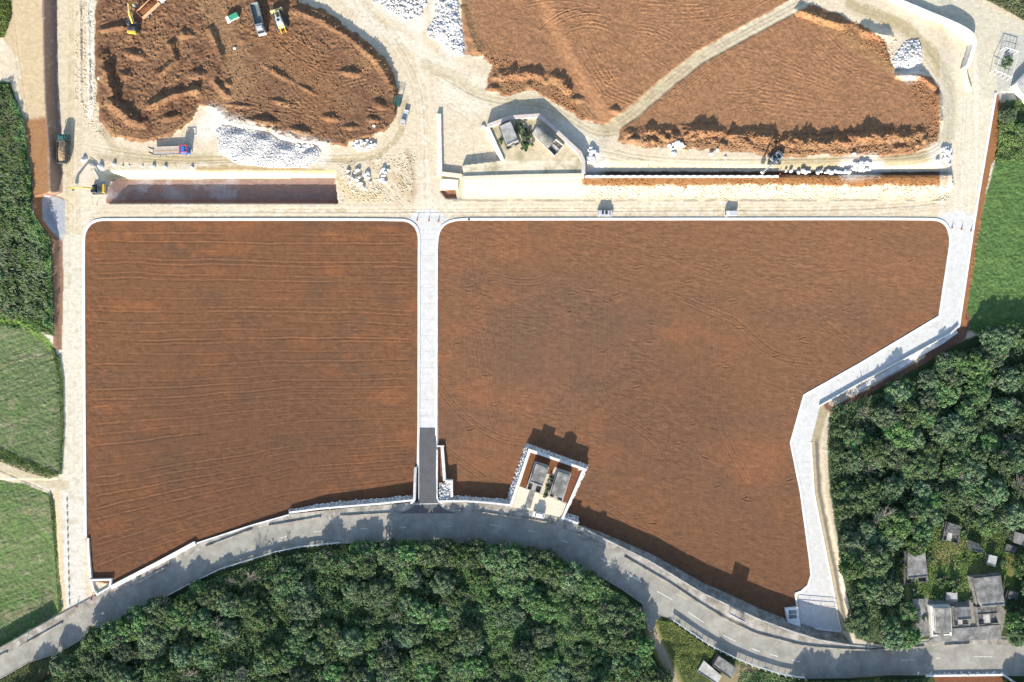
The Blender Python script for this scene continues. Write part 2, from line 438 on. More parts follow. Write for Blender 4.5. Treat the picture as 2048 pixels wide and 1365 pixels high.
for x, y, ang, ln, bend, n, gp, am in [(1080,80,-.9,200,1.7,2,13,.26),(1120,70,-.6,140,1.5,3,8,.14),(1050,25,-.3,160,.8,4,8,.12),(1110,120,1.0,150,-.2,5,9,.13),(1160,90,1.1,130,-.2,6,8,.13),(1210,80,1.3,120,.3,5,9,.10),
        (1260,60,-.1,110,.9,4,7,.10),(1290,30,.1,150,-.3,5,8,.09),(1330,70,.6,90,.6,4,7,.08),(1240,15,.1,190,0,4,9,.10),(1380,190,-.75,150,-.3,5,5,.10),(1320,200,-.45,160,-.5,5,5,.10),(1430,180,.3,130,-.9,4,6,.07),
        (1500,120,.5,160,-.3,7,8,.06),(1480,160,.3,180,-.1,7,8,.06),(1440,200,.1,230,.1,8,8,.07),(1560,100,.6,190,-.4,8,8,.06),(1620,60,1.0,160,-.7,7,7,.07),(1680,150,.2,160,.1,6,9,.06),(1600,230,.0,190,.1,4,7,.06),
        (1405,60,-.4,110,-.1,4,5,.07),(1500,20,-.5,100,.1,3,6,.07),(1190,170,.5,100,-.2,4,8,.12),(1140,200,.9,60,0,3,8,.12),(1240,120,2.0,70,0,3,9,.1),(960,60,1.2,90,0,3,9,.1),(1000,60,1.4,110,.1,2,12,.08)]:
    bundle(x, y, ang, ln, bend, n, gp, am)
for k in range(70):
    bundle(rnd.uniform(960, 1860), rnd.uniform(-10, 270), rnd.uniform(-.6, 1.4), rnd.uniform(30, 110), rnd.uniform(-.7, .7), rnd.randint(1, 3), rnd.uniform(5, 12), rnd.uniform(.03, .09))
# field surfaces: shallow furrows
ybot = np.interp(GX, [168, 390, 578, 836], [1165, 1088, 1030, 1004])
tt = np.clip((GY - 441) / np.maximum(ybot - 441, 1), 0, 1)
bow = (ybot - 1060) * tt ** 2 + (GX - 500) * .045 * (1 - tt) * np.sin(np.pi * tt) * 1.2
L = GY - bow + n_big * 4 + vn(220, 30, 31) * 1.6
per = 15.5
idx = np.floor(L / per).astype(int)
jit = np.random.RandomState(5).rand(400) * .6 + .2
amp_r = np.random.RandomState(6).rand(400)
ph = (L / per - idx - jit[idx % 400]) * per
fade = smooth(4, 26, -dA) * smooth(168, 205, GX) * smooth(838, 812, GX)
gap = smooth(-.5, -.1, fbm(120, 6, 33, 2))
fur = .8 * (-.11 * np.exp(-((ph - 1.0) / 1.1) ** 2) + .075 * np.exp(-((ph + 1.4) / 1.3) ** 2)) * (.35 + amp_r[idx % 400]) * gap * fade
Z += np.where(inA, fur + n_sml * .025 + n_fine * .03 + GRIT * .012 + vn(10, 3, 35) * .035 * smooth(-.2, .5, n_big), 0)
Z += np.where(inA & (GX > 172) & (GX < 205), vn(4, 6, 36) * .05, 0)
dash = rot_noise(.22, 11, 2.6, 41) + .6 * rot_noise(-.18, 7, 2.0, 42)
Z += np.where(inB, (dash * .034 + n_fine * .026 + n_sml * .03 + GRIT * .010) * (.6 + .7 * smooth(-.4, .5, n_big)), 0)
def rut(pts, gauge, depth=.09, wd=1.3, reg=None):
    global Z
    pts = np.array(pts, float)
    # smooth the polyline
    for _ in range(3):
        q = [pts[0]]
        for a, b in zip(pts[:-1], pts[1:]): q += [a * .75 + b * .25, a * .25 + b * .75]
        q.append(pts[-1]); pts = np.array(q)
    t = np.gradient(pts, axis=0); t /= np.linalg.norm(t, axis=1)[:, None] + 1e-9
    nrm = np.stack([-t[:, 1], t[:, 0]], 1)
    for sgn in ((-1, 1) if gauge else (0,)):
        d = dpl([tuple(p) for p in pts + nrm * sgn * gauge / 2], 8)
        Z += -depth * np.exp(-(d / wd) ** 2) + depth * .7 * np.exp(-((d - 2.6) / 1.1) ** 2) * (d < 7)
for pts in [[(930,500),(943,600),(962,720),(982,830),(1003,875)],[(1165,466),(1180,520),(1194,640),(1186,760),(1225,830),(1270,850),(1320,890),(1330,930)],
            [(962,563),(975,553),(1000,556),(1020,564),(1080,565),(1100,550)],[(878,770),(905,810),(950,850),(1005,880),(1050,885)],
            [(1345,590),(1430,628),(1470,640),(1520,690),(1560,715),(1620,722)],[(1428,590),(1432,700),(1436,850),(1465,905),(1492,960)],
            [(985,800),(990,700),(972,650)],[(880,890),(925,925),(970,958)],[(1195,1000),(1250,1040),(1330,1090),(1400,1150)],
            [(1640,640),(1700,690),(1730,715)]]:
    rut(pts, 12, .055)
for x0, y0, y1 in [(934,560,900),(947,470,760),(1002,480,700),(1014,500,980),(1024,560,1000),(1046,470,620),(1120,700,900),(1142,600,860),(1151,520,1000),(1230,460,640),(1216,600,900),(1284,700,930),(1296,740,920),(1340,800,1000),(1350,560,800),(1430,480,560),(1547,1100,1170),(1384,640,900)]:
    rut([(x0, y0), (x0 + 1, y1)], 0, .05, .9)
for k in range(60):   # short machine pad marks
    x, y = rnd.uniform(900, 1850), rnd.uniform(460, 1120)
    if inpoly(np.array([x]), np.array([y]), FIELD_B)[0]:
        a = rnd.uniform(-.4, .4); l = rnd.uniform(3, 8)
        rut([(x - l * math.cos(a), y - l * math.sin(a)), (x + l * math.cos(a), y + l * math.sin(a))], 0, .11, 1.0)
# the pit
Z = np.where((dPit < 0), -3.0 + np.clip((GX - 225) / 40, 0, 1) * 0 + n_sml * .08, Z)
Z = np.where((dPit < 0) & (GX < 262), -3.0 * smooth(212, 262, GX), Z)
north = (GX > 195) & (GX < 672) & (GY > 341) & (dPit > 0) & (GY < 362)
Z = np.where(north, -3.0 * smooth(341, 357, GY) * smooth(195, 240, GX) + n_sml * .05, Z)
# high west bank falling to the haul road
wt = np.interp(ys, [-60, 100, 200, 300, 385, 395, 430, 480, 560, 640, 690, 720], [84, 87, 90, 97, 99, 62, 68, 104, 104, 106, 110, 110])
wb = np.interp(ys, [-60, 100, 200, 300, 385, 395, 430, 480, 560, 640, 690, 720], [108, 109, 110, 118, 121, 96, 96, 122, 124, 122, 121, 121])
wz = np.interp(ys, [-60, 385, 430, 480, 560, 640, 700], [3.4, 3.2, 2.8, 1.4, 1.1, .9, .3])
westm = (GX < wb[:, None]) & (GY < 960)
wl = wz[:, None] * (1 - smooth(wt[:, None], wb[:, None], GX))
Z = np.where(westm, wl, Z)
low = -2.7 * smooth(990, 1200, GY) * smooth(120, 104, GX)
Z = np.where((GX < 126) & (GY >= 960) & (GY < YN - 2), .05 + low, Z)
# east land
er_y, er_x = zip(*[(y, x) for x, y in EROAD_R]); 
ex = np.interp(ys, er_y, er_x)
east = (GX > ex[:, None]) & (GY > 185) & ~SOUTH
ez = np.interp(ys, [185, 640, 700, 850, 1000, 1180, 1290], [-.4, -.5, -.6, .3, 1.2, 3.0, 3.8])
Z = np.where(east, ez[:, None] * smooth(0, 26, GX - ex[:, None]), Z)
# --- colours: the materials' own albedo, with some light and shade painted in
lime = np.array([.56, .475, .345]); limew = np.array([.62, .56, .45]); olive = np.array([.37, .305, .18]); tan = np.array([.42, .31, .17])
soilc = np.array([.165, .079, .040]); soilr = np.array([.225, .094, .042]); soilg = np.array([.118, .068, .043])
soilB = np.array([.265, .140, .074]); soilO = np.array([.265, .155, .080]); soilA = np.array([.190, .106, .060])
C = np.empty((NY, NX, 3), np.float32); C[:] = lime
def mix(mask, col):
    global C
    C += np.clip(mask, 0, 1)[..., None] * (np.asarray(col, np.float32) - C)
ne = n_edge * 7
mix(.8 * smooth(.0, .6, n_big), limew)
mix(.5 * smooth(.15, .7, n_mid), (.52, .43, .28))
# pale tracks and browner patches of the work yard
for pts, wd, col, k in [([(200,315),(300,322),(460,320),(560,305),(690,322),(760,310),(800,270),(812,200)], 9, olive, .7),([(140,-40),(140,200),(140,420)], 14, (.56,.47,.31), .7), ([(182,-40),(182,230)], 8, (.70,.65,.56), .8),
                        ([(420,315),(330,320),(230,300),(205,260)], 12, olive, .6),([(395,337),(500,338),(660,345)], 6, tan, .7),([(740,330),(800,360),(820,400)], 12, tan, .45),([(835,60),(850,200),(852,430)], 14, limew, .6),
                        ([(905,150),(860,110),(760,60),(700,0)], 16, limew, .7),([(1180,290),(1300,330),(1500,330),(1880,320)], 12, (.52,.46,.33), .8),([(1560,330),(1700,325),(1860,312),(1900,260),(1902,180),(1868,110),(1805,52),(1700,8)], 17, olive, .95),
                        ([(1925,100),(1930,250),(1915,420)], 12, limew, .6),([(400,422),(1850,420)], 12, limew, .4)]:
    d = dpl(pts, 40) + ne * .7
    mix(k * smooth(wd, wd * .4, d), col)
mix(.75 * smooth(19, 6, dHaul2 + ne * .6), (.47, .405, .28))
def streaks(pts, n, spread, col, k, wd=.9):
    pts = np.array(pts, float)
    for _ in range(2):
        q_ = [pts[0]]
        for a_, b_ in zip(pts[:-1], pts[1:]): q_ += [a_ * .75 + b_ * .25, a_ * .25 + b_ * .75]
        q_.append(pts[-1]); pts = np.array(q_)
    t_ = np.gradient(pts, axis=0); t_ /= np.linalg.norm(t_, axis=1)[:, None] + 1e-9
    nr = np.stack([-t_[:, 1], t_[:, 0]], 1)
    for _ in range(n):
        o_ = rnd.uniform(-spread, spread); o2 = o_ + rnd.uniform(-6, 6); i0 = rnd.randint(0, len(pts) // 3); i1 = rnd.randint(2 * len(pts) // 3, len(pts))
        pp = pts + nr * np.linspace(o_, o2, len(pts))[:, None]
        pp = [tuple(p) for p in pp[i0:i1]]
        if len(pp) < 2: continue
        wj, wi = window(pp, 5); X, Y = GX[wj, wi], GY[wj, wi]; d = np.full(X.shape, 9.)
        for a_, b_ in zip(pp[:-1], pp[1:]): d = np.minimum(d, seg_d(X, Y, a_, b_))
        m = (np.exp(-(d / wd) ** 2) * k * np.clip(.5 + n_sml[wj, wi] * 1.3, 0, 1))[..., None]
        C[wj, wi] += m * (np.array(col, np.float32) - C[wj, wi]); Z[wj, wi] -= (.03 * np.exp(-(d / wd) ** 2)).astype(np.float32)
for pts, n_, sp_ in [([(850,430),(848,300),(846,180),(800,90),(740,20),(700,-30)], 16, 18), ([(150,-40),(152,120),(150,260),(146,420),(148,600)], 12, 14), ([(180,300),(300,322),(460,322),(560,312),(690,322),(760,312),(805,270),(815,190)], 14, 10),
                    ([(195,425),(500,424),(820,424),(1200,422),(1860,420),(1920,380),(1930,200)], 16, 10), ([(1190,300),(1300,326),(1500,330),(1700,325),(1870,318),(1905,260),(1900,180),(1865,115),(1800,50),(1700,8)], 18, 10),
                    ([(840,130),(900,160),(960,198),(1040,208),(1100,215),(1150,245),(1200,272),(1250,262)], 14, 9), ([(700,320),(770,360),(820,420)], 8, 20), ([(870,190),(950,230),(960,290),(950,330)], 6, 20), ([(30,-20),(45,120),(66,250),(70,380)], 10, 18), ([(1925,80),(1935,200),(1925,320),(1905,420)], 8, 14)]:
    streaks(pts, n_, sp_, (.40, .32, .19), .55)
# streaks along the roads
st = vn(200, 1.8, 51)
mix(.3 * smooth(.2, .9, st) * ((GY > 408) & (GY < 438)), tan)
# pale gravel scatter
mix(.55 * smooth(.35, .7, fbm(5, 5, 52, 2)) * smooth(-.3, .3, n_big + n_mid * .5), (.37, .30, .21))
mix(.5 * smooth(.4, .7, fbm(4, 4, 53, 2)) * smooth(-.3, .3, -n_big), (.74, .70, .62))
# west strip, bank, gravel heap
wbank = sdp([(-60,-60),(84,-60),(88,100),(91,200),(99,300),(100,388),(70,400),(60,385),(66,250),(40,180),(45,130),(0,70),(-60,60)], 30)
mix(smooth(3, -3, wbank + ne * .4), (.50, .39, .24))
mix(smooth(6, -6, sdp([(50,240),(99,232),(100,390),(66,390),(56,300)], 30) + ne * .5), (.30, .16, .075))
wb2 = (GX > wt[:, None] - 1) & (GX < wb[:, None] + 6 + n_edge * 4) & (GY < 392)
mix(wb2 * .9, (.27, .175, .13)); mix(wb2 * smooth(.35, .7, n_sml) * .5, (.5, .45, .4))
wb3 = (GX > wt[:, None] - 3) & (GX < wb[:, None] + 4) & (GY > 440) & (GY < 700)
mix(wb3 * .95, (.24, .135, .085))
mix(smooth(2, -2, sdp([(62,388),(88,384),(128,398),(130,405),(122,480),(104,478),(70,440)], 20) + ne * .2), (.25, .13, .07))
mix(smooth(2, -2, sdp([(84,400),(90,391),(112,394),(131,402),(131,470),(126,484),(110,470),(86,440)], 20) + ne * .2), (.36, .37, .39))
# soil plots
sa = smooth(1.5, -1.5, dSA + n_edge * 6); mix(sa, soilA)
mix(sa * .8 * smooth(.1, .6, n_mid + .4 * n_big), soilO); mix(sa * .7 * smooth(.1, .7, -n_mid), (.095, .045, .026))
mix(sa * .75 * smooth(40, 8, dpl([(415,-30),(440,60),(470,110),(480,160),(450,200)], 60) + ne * 2), (.27, .16, .085))
mix(sa * .5 * smooth(60, 10, dpl([(560,90),(640,150),(640,220)], 60) + ne * 2), (.23, .115, .055))
C_keep = 0; sb = smooth(1.5, -1.5, dSB + n_edge * 6); mix(sb, soilB)
mix(sb * .65 * smooth(.0, .6, n_mid), soilB * np.array([1.15, 1.12, 1.05])); mix(sb * .5 * smooth(.2, .7, -n_mid), soilB * .8)
mix(sb * .8 * smooth(16, 3, dpl([(930,0),(950,60),(960,110),(1010,175),(1100,165),(1200,230)], 30) + ne), soilO)
mix(sb * .75 * smooth(22, 5, dpl([(1620,30),(1690,70),(1760,125),(1800,150)], 30) + ne), (.29, .17, .08))
mix(sb * .75 * smooth(22, 5, dpl([(1260,285),(1400,285),(1560,300),(1700,300),(1850,280)], 30) + ne * 1.3), (.255, .155, .088))
mix(sb * .6 * smooth(-.1, .5, n_mid) * (GY > 262), soilO)
hr = smooth(16, 9, dHaul + n_edge * 3.5)
hc = np.array([.43, .36, .23]) * (1 + .1 * n_mid[..., None]) + np.array([.10, .12, .13]) * smooth(1250, 1650, GX)[..., None]
C = C * (1 - hr[..., None]) + hc * hr[..., None]
u = dHaul
mix(hr * .5 * np.exp(-((u - 3.5) / 2) ** 2) * smooth(.0, .6, vn(30, 30, 77) + .5), (.27, .17, .09))
# drainage strip and speckled bright slope
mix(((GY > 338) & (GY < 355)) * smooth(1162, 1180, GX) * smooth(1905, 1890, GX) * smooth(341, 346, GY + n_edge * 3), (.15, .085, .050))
lo = 371 + 7 * n_edge - 3 * n_mid
bs = (GY > 353) * smooth(lo + 2, lo - 2, GY) * smooth(1158, 1168, GX + n_edge * 3) * smooth(-6, -14, GX - XE)
mix((GY > 353) * (GY < 404) * smooth(920, 930, GX) * smooth(2, -4, GX - XE) * 1., (.64, .53, .37))
mix(bs, (.30, .145, .058))
sp = smooth(.40, .6, fbm(4.5, 5.5, 61, 2)) * (GY > 356) * smooth(394, 372, GY) * smooth(1160, 1185, GX) * (GX < XE - 12)
mix(sp, (.30, .16, .075))
ry = 403 + 1.6 * n_edge + 1.2 * n_mid
Z += .18 * np.exp(-((GY - ry + 1) / 2.2) ** 2) * (GX > 905) * (GX < 1890) * smooth(-.6, .1, fbm(20, 20, 63, 2))
mix(.9 * np.exp(-((GY - ry) / 1.8) ** 2) * (GX > 905) * (GX < 1868) * smooth(-.6, .1, fbm(20, 20, 63, 2)), (.25, .21, .17))
# north face of the pit
pf = (GX > 200) * (GX < 672) * (GY > 341) * (GY < 362)
mix(pf * 1., (.72, .62, .43)); mix(pf * smooth(347, 342, GY + n_edge * 3) * smooth(350, 420, GX), (.50, .30, .12))
mix((dPit < 0) * 1., (.30, .20, .16)); mix((dPit < 0) * smooth(.1, .6, n_mid + n_big) * .7, (.40, .35, .34)); mix((dPit < 0) * smooth(395, 403, GY) * .7, (.34, .16, .10))
mix(smooth(8, 2, dpl([(395,338),(480,336),(560,340),(662,346)], 20) + ne), tan)
mix(.8 * smooth(14, 4, dpl([(680,365),(700,395),(760,395)], 20) + ne), (.58, .46, .28))
mix(.6 * smooth(10, 0, dpl([(815,300),(825,340),(828,385)], 20) + ne), (.33, .24, .15))
mix(.6 * smooth(.2, .6, n_sml) * smooth(20, 5, dpl([(680,350),(820,370)], 40)), (.40, .30, .18))
for x_ in (161, 177): mix(.6 * smooth(2.4, .8, dpl([(x_, -40), (x_ + 1, 90), (x_ + 3, 200)], 8) + ne * .25) * smooth(-.3, .4, n_sml), (.33, .29, .25))
# rubble dust around the white heaps
for c_ in ([(440,250),(560,290),(640,305)], [(880,20),(905,90)], [(770,0),(830,40)], [(1880,310)] * 2, [(1700,338),(1740,332)], [(1820,110),(1815,140)], [(1180,310),(1190,330)], [(425,235),(410,260)]):
    mix(.7 * smooth(34, 12, dpl(c_, 50) + ne), (.66, .62, .55))
# enclosure ground
mix((dEnc < 0) * 1., (.52, .44, .30)); mix((dEnc < 0) * .8 * smooth(-.2, .4, n_mid) , (.30, .27, .16))
mix((dEnc < 0) * (GY > 322) * smooth(.6, -.2, n_mid) * 1., (.62, .54, .40))
# small square pit by the L-shaped wall
sp2 = sdp([(880,382),(912,378),(914,397),(893,398)], 10); mix(smooth(1, -1, sp2 + n_edge), (.24, .12, .07)); Z -= .8 * smooth(1, -2, sp2)
# fields: backscatter brightening painted into the soil, paler northward and darker southward
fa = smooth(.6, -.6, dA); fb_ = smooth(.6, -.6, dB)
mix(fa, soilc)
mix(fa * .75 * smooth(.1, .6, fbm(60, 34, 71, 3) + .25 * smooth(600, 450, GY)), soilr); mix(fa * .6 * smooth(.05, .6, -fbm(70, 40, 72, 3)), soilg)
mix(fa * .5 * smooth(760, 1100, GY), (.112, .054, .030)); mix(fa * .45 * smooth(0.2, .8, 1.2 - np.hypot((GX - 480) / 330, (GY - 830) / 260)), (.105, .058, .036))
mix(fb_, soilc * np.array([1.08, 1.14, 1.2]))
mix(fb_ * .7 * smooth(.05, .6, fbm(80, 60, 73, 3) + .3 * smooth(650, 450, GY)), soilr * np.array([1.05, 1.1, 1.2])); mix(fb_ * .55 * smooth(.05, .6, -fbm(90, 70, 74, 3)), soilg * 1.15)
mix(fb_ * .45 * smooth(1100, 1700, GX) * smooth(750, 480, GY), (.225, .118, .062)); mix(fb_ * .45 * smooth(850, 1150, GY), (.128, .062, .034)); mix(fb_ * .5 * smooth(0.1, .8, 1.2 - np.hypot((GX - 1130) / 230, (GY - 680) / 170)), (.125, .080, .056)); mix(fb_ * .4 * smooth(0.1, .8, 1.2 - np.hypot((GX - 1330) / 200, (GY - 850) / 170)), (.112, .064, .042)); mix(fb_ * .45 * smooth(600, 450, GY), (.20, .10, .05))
# pale patches on the roads: west gravel road, centre and east concrete roads
wr = (GX > wb[:, None] + 3) * (GX < 170) * (GY > 470) * (GY < YN)
mix(wr * .85, (.585, .54, .44)); mix(wr * .5 * smooth(800, 1100, GY), (.56, .53, .47)); mix(wr * .3 * smooth(.1, .5, vn(2.5, 300, 81)), (.50, .44, .33))
mix(wr * .5 * smooth(.55, .8, vn(14, 12, 82)), (.44, .38, .26))
cr = (GX > 836) * (GX < 876) * (GY > 446) * (GY < 1003) + smooth(26, 18, np.hypot((GX - 856) / 1.6, GY - 440) + n_edge * 3) * (GY > 405) * ~inA * ~inB
conc = np.array([.545, .535, .51])
mix(np.clip(cr, 0, 1), conc); mix(.35 * np.clip(cr, 0, 1) * smooth(.1, .6, n_mid), (.50, .49, .44))
ER = EROAD_L + [(1682, 1263)] + EROAD_R[::-1][1:-2] + [(1950, 425), (1880, 425), (1890, 445)]
dER = sdp(ER, 30)
mix(.30 * np.clip(cr, 0, 1) * smooth(.25, .7, fbm(10, 22, 87, 3)), (.46, .40, .31))
mix(.45 * np.clip(cr, 0, 1) * ((GY % 32) < 1.6) * (GY > 460), (.38, .36, .33))
er = smooth(.6, -.6, dER) * smooth(418, 436, GY + n_edge * 6)
mix(er, conc); mix(er * .45 * smooth(.15, .7, n_mid + n_big * .4), (.46, .45, .40))
lr = ((GX > 1880) & (GX < ex[:, None])) * (GY > 100) * (GY < 440)
mix(lr * .5, (.60, .54, .42)); mix(lr * .35 * smooth(.1, .6, vn(3, 200, 83)), (.70, .66, .58))
tr_b = smooth(26, 19, np.hypot((GX - 1910) / 1.6, GY - 445) + n_edge * 4) * ~inB * (GY > 400) * (GX < ex[:, None]); mix(tr_b, conc)
# top right asphalt haul street
trr = sdp([(1780,-60),(1900,-20),(2100,75),(2100,140),(1990,200),(1960,190),(1950,70),(1790,0)], 30)
mix(.8 * smooth(2, -2, trr + ne * .3), (.50, .46, .35))
# greens
g1, g2, dead, ygreen = (.085, .14, .040), (.13, .18, .055), (.22, .20, .10), (.16, .21, .05)
GR1 = [(-60,630),(40,636),(100,680),(118,715),(125,760),(127,860),(122,950),(100,948),(50,930),(-60,905)]
GR2 = [(-60,952),(50,968),(105,990),(112,1040),(116,1130),(120,1200),(124,1224),(0,1294),(-60,1325)]
GR3 = [(2110,214),(2010,200),(1990,250),(1988,330),(1962,430),(1952,470),(1940,560),(1925,655),(1960,672),(2110,680)]
GR4 = [(1930,-60),(1930,-20),(1985,5),(2060,45),(2110,60),(2110,-60)]
WESTV = [(-60,-60),(22,-60),(24,30),(8,75),(-60,90)]
WESTV2 = [(-60,160),(20,165),(44,235),(52,290),(62,350),(64,395),(60,425),(70,440),(100,480),(104,560),(106,640),(110,672),(-60,640)]
dG = [sdp(p, 30) for p in (GR1, GR2, GR3, GR4, WESTV, WESTV2)]
def green(d, a, b, c, ka=1., seed=90):
    m = smooth(2.5, -2.5, d + n_edge * 4)
    mix(m * ka, a); mix(m * .7 * smooth(.0, .6, fbm(30, 22, seed, 4)), b); mix(m * .65 * smooth(.1, .6, fbm(24, 14, seed + 3, 4)), c)
green(dG[0], (.110, .150, .064), (.095, .165, .050), (.225, .205, .13), seed=91)
green(dG[1], (.105, .148, .058), (.095, .175, .048), (.21, .195, .12), seed=95)
green(dG[2], (.085, .150, .048), (.115, .185, .055), (.065, .12, .036), seed=99)
green(dG[3], (.12, .16, .06), g2, dead, seed=103)
green(dG[4], g1, g2, dead, seed=107); green(dG[5], (.05, .09, .03), g1, (.10, .10, .05), seed=111)
Z += sum(np.where(d < 0, (n_fine * .10 + n_sml * .08 + GRIT * .05) * k, 0) for d, k in zip(dG, (1, 1, 1.2, 2, 2, 2)))
mr = smooth(9, 3, np.abs(dG[0] + 7)) * (GY < 700); mix(mr * .6, (.16, .25, .05))
rows = vng((GX * .32 + GY * .95) / 2.6, (GX * .95 - GY * .32) / 60, 121)
Z += np.where((dG[0] < 0) | (dG[1] < 0), rows * .06, 0)
mix(((dG[0] < -6) | (dG[1] < -6)) * .25 * smooth(.1, .7, rows), (.21, .19, .12))
# hedge margins beside the west road, and the farm lane
mg = smooth(5, 1, dpl([(118,715),(125,760),(126,860),(121,948)], 20)); mix(mg * .8, (.06, .12, .03)); Z += .5 * mg
lane = dpl([(-60,905),(0,932),(60,952),(100,968),(130,970)], 30); mix(.9 * smooth(12, 8, lane + n_edge * 3), (.47, .40, .27))
mix(.9 * smooth(1.5, .5, np.abs(dpl([(-10,938),(40,960),(100,985),(118,1000)], 20) + n_edge * 2)), (.16, .13, .08))
mix(.9 * smooth(7, 4, dpl([(112,985),(118,1060),(122,1140),(128,1222)], 20) + n_edge * 2), (.58, .46, .28))
# the woods' floor, verges and the clearing of tombs
dEast = sdp([(2110,655),(1960,668),(1905,690),(1850,725),(1760,775),(1690,800),(1660,830),(1655,900),(1660,985),(1675,1080),(1690,1180),(1705,1240),(1712,1278),(1760,1290),(1800,1288),(1850,1280),(2000,1275),(2110,1275)], 30)
ea = smooth(2, -2, dEast + ne * .4); mix(ea, (.055, .075, .030))
mix(ea * .8 * smooth(.2, .6, n_mid), (.09, .12, .035))
so = SOUTH & (GY > YS - 1); so_f = so.astype(np.float32)
mix(so_f, (.05, .068, .028)); mix(so_f * .7 * smooth(.1, .6, n_mid), (.09, .11, .035))
# strip beside the east concrete road: tan gravel, then a grey shadow band painted in
eg = np.interp(ys, er_y, er_x)[:, None]
strip = (GX > eg) & (GX < eg + 20) & (GY > 800) & (GY < 1262)
mix(strip * smooth(20, 14, GX - eg + ne * .6) * 1., (.36, .30, .19)); mix(strip * smooth(6, 9, GX - eg + ne * .2) * smooth(17, 12, GX - eg + ne * .3) * smooth(870, 890, GY), (.15, .13, .115))
strip2 = (GY > 640) & (GY < 812) & ea.astype(bool)
e2 = dpl([(1925,640),(1915,668),(1840,712),(1780,745),(1720,778),(1665,806)], 30)
mix(.95 * smooth(20, 15, e2 + ne * .4) * (GX > 1648) * (GX > ex[:, None]), (.17, .085, .055)); mix(.9 * smooth(9, 6, e2 + ne * .3) * (GX < 1850) * (GX > 1650) * (GX > ex[:, None]), (.50, .44, .34))
e3 = (GX > ex[:, None]) & (GX < ex[:, None] + 12 + n_edge * 4 + np.interp(ys, [185, 300, 330, 480], [12, 12, 2, 0])[:, None]) & (GY > 190) & (GY < 660)
mix(e3 * 1., (.26, .125, .055))
bare = sdp([(1845,1195),(1868,1200),(1935,1205),(1945,1150),(2005,1150),(2015,1220),(2000,1278),(1860,1278),(1850,1240)], 20)
mix(smooth(2, -2, bare + ne * .3), (.27, .25, .21))
clear = sdp([(1870,1080),(1930,1070),(1990,1100),(2030,1100),(2030,1200),(1850,1190),(1800,1195),(1795,1160),(1850,1170)], 20)
mix(.9 * smooth(3, -3, clear + ne * .5), (.11, .17, .045)); mix(.8 * smooth(3, -3, clear + ne * .5) * smooth(.0, .4, n_mid), (.26, .20, .09))
mix(.9 * smooth(8, 3, dpl([(1815,1180),(1825,1230),(1832,1275)], 20) + ne * .5), (.30, .26, .13))
# footpath that leaves the junction southwards
path_s = dpl([(1300,1235),(1305,1262),(1316,1290),(1335,1330),(1352,1370),(1370,1405)], 30)
mix(.9 * smooth(12, 7, path_s + n_edge * 3), (.34, .28, .19)); mix(.8 * smooth(20, 12, path_s + ne * .5) * (path_s > 9), (.22, .21, .07))
mix(.85 * smooth(20, 6, dpl([(1440,1365),(1500,1345),(1480,1340)], 30) + ne), (.27, .22, .13))
mix(.8 * smooth(12, 4, dpl([(60,1370),(110,1325),(120,1315)], 20) + ne), (.25, .16, .09))
fl = sdp([(2000,62),(2048,70),(2060,190),(2060,215),(2000,205),(1992,160)], 20); mix(.9 * smooth(2, -2, fl + n_edge * 2), (.42, .41, .36))
C *= (1 + .10 * n_fine + .05 * GRIT)[..., None]
C = np.clip(C, .01, .85)
Z += np.where(fine_ & ~inA & ~inB & (dSA > 0) & (dSB > 0), n_fine * .012 + smooth(.3, .7, n_sml) * .04, 0)

# --- slice the one grid into named pieces that share their borders
XW = (GX - CX) * S * (1 - Z / HC); YW = (CY - GY) * S * (1 - Z / HC)
VERT = np.stack([XW, YW, Z], -1).reshape(-1, 3)
CF = C.reshape(-1, 3)
II = np.arange(NX * NY).reshape(NY, NX)
def gz(px, py):
    i = int(np.clip(np.searchsorted(xs, px) - 1, 0, NX - 2)); j = int(np.clip(np.searchsorted(ys, py) - 1, 0, NY - 2))
    return float(Z[j, i])
REG = np.zeros((NY - 1, NX - 1), np.int8)
def q(a): return a[:-1, :-1]
REG[q(dSA) < 0] = 3
REG[(q(dSB) < 0) & (q(dHaul) > 12)] = 4
REG[(q(dHaul) <= 12)] = 5
for k, d in enumerate(dG[:4]): REG[q(d) < 0] = 6 + k
REG[(q(cr) > 0) & (q(GY) > 446)] = 10
REG[(q(dER) < 0) & (q(GY) > 428)] = 11
REG[q(lane) < 9] = 12
REG[q(path_s) < 9] = 13
REG[q(inA)] = 1; REG[q(inB)] = 2
def piece(k, name, mat, **kw):
    m = REG == k
    a, b, c_, d_ = II[:-1, :-1][m], II[:-1, 1:][m], II[1:, 1:][m], II[1:, :-1][m]
    F = np.stack([d_, c_, b, a], 1)
    u_, inv = np.unique(F, return_inverse=True)
    me = mesh_np(name, VERT[u_], inv.reshape(F.shape), CF[u_], True)
    return link(name, me, mat, kind='structure', **kw)
piece(0, 'ground', M['ground'])
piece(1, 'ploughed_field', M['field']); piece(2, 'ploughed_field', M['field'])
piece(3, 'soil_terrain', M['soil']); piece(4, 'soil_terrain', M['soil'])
piece(5, 'haul_road', M['ground'])
for k in (6, 7, 8, 9): piece(k, 'grass_field', M['grass'])
piece(10, 'concrete_road', M['flat']); piece(11, 'concrete_road', M['flat'])
piece(12, 'farm_path', M['ground']); piece(13, 'dirt_path', M['ground'])

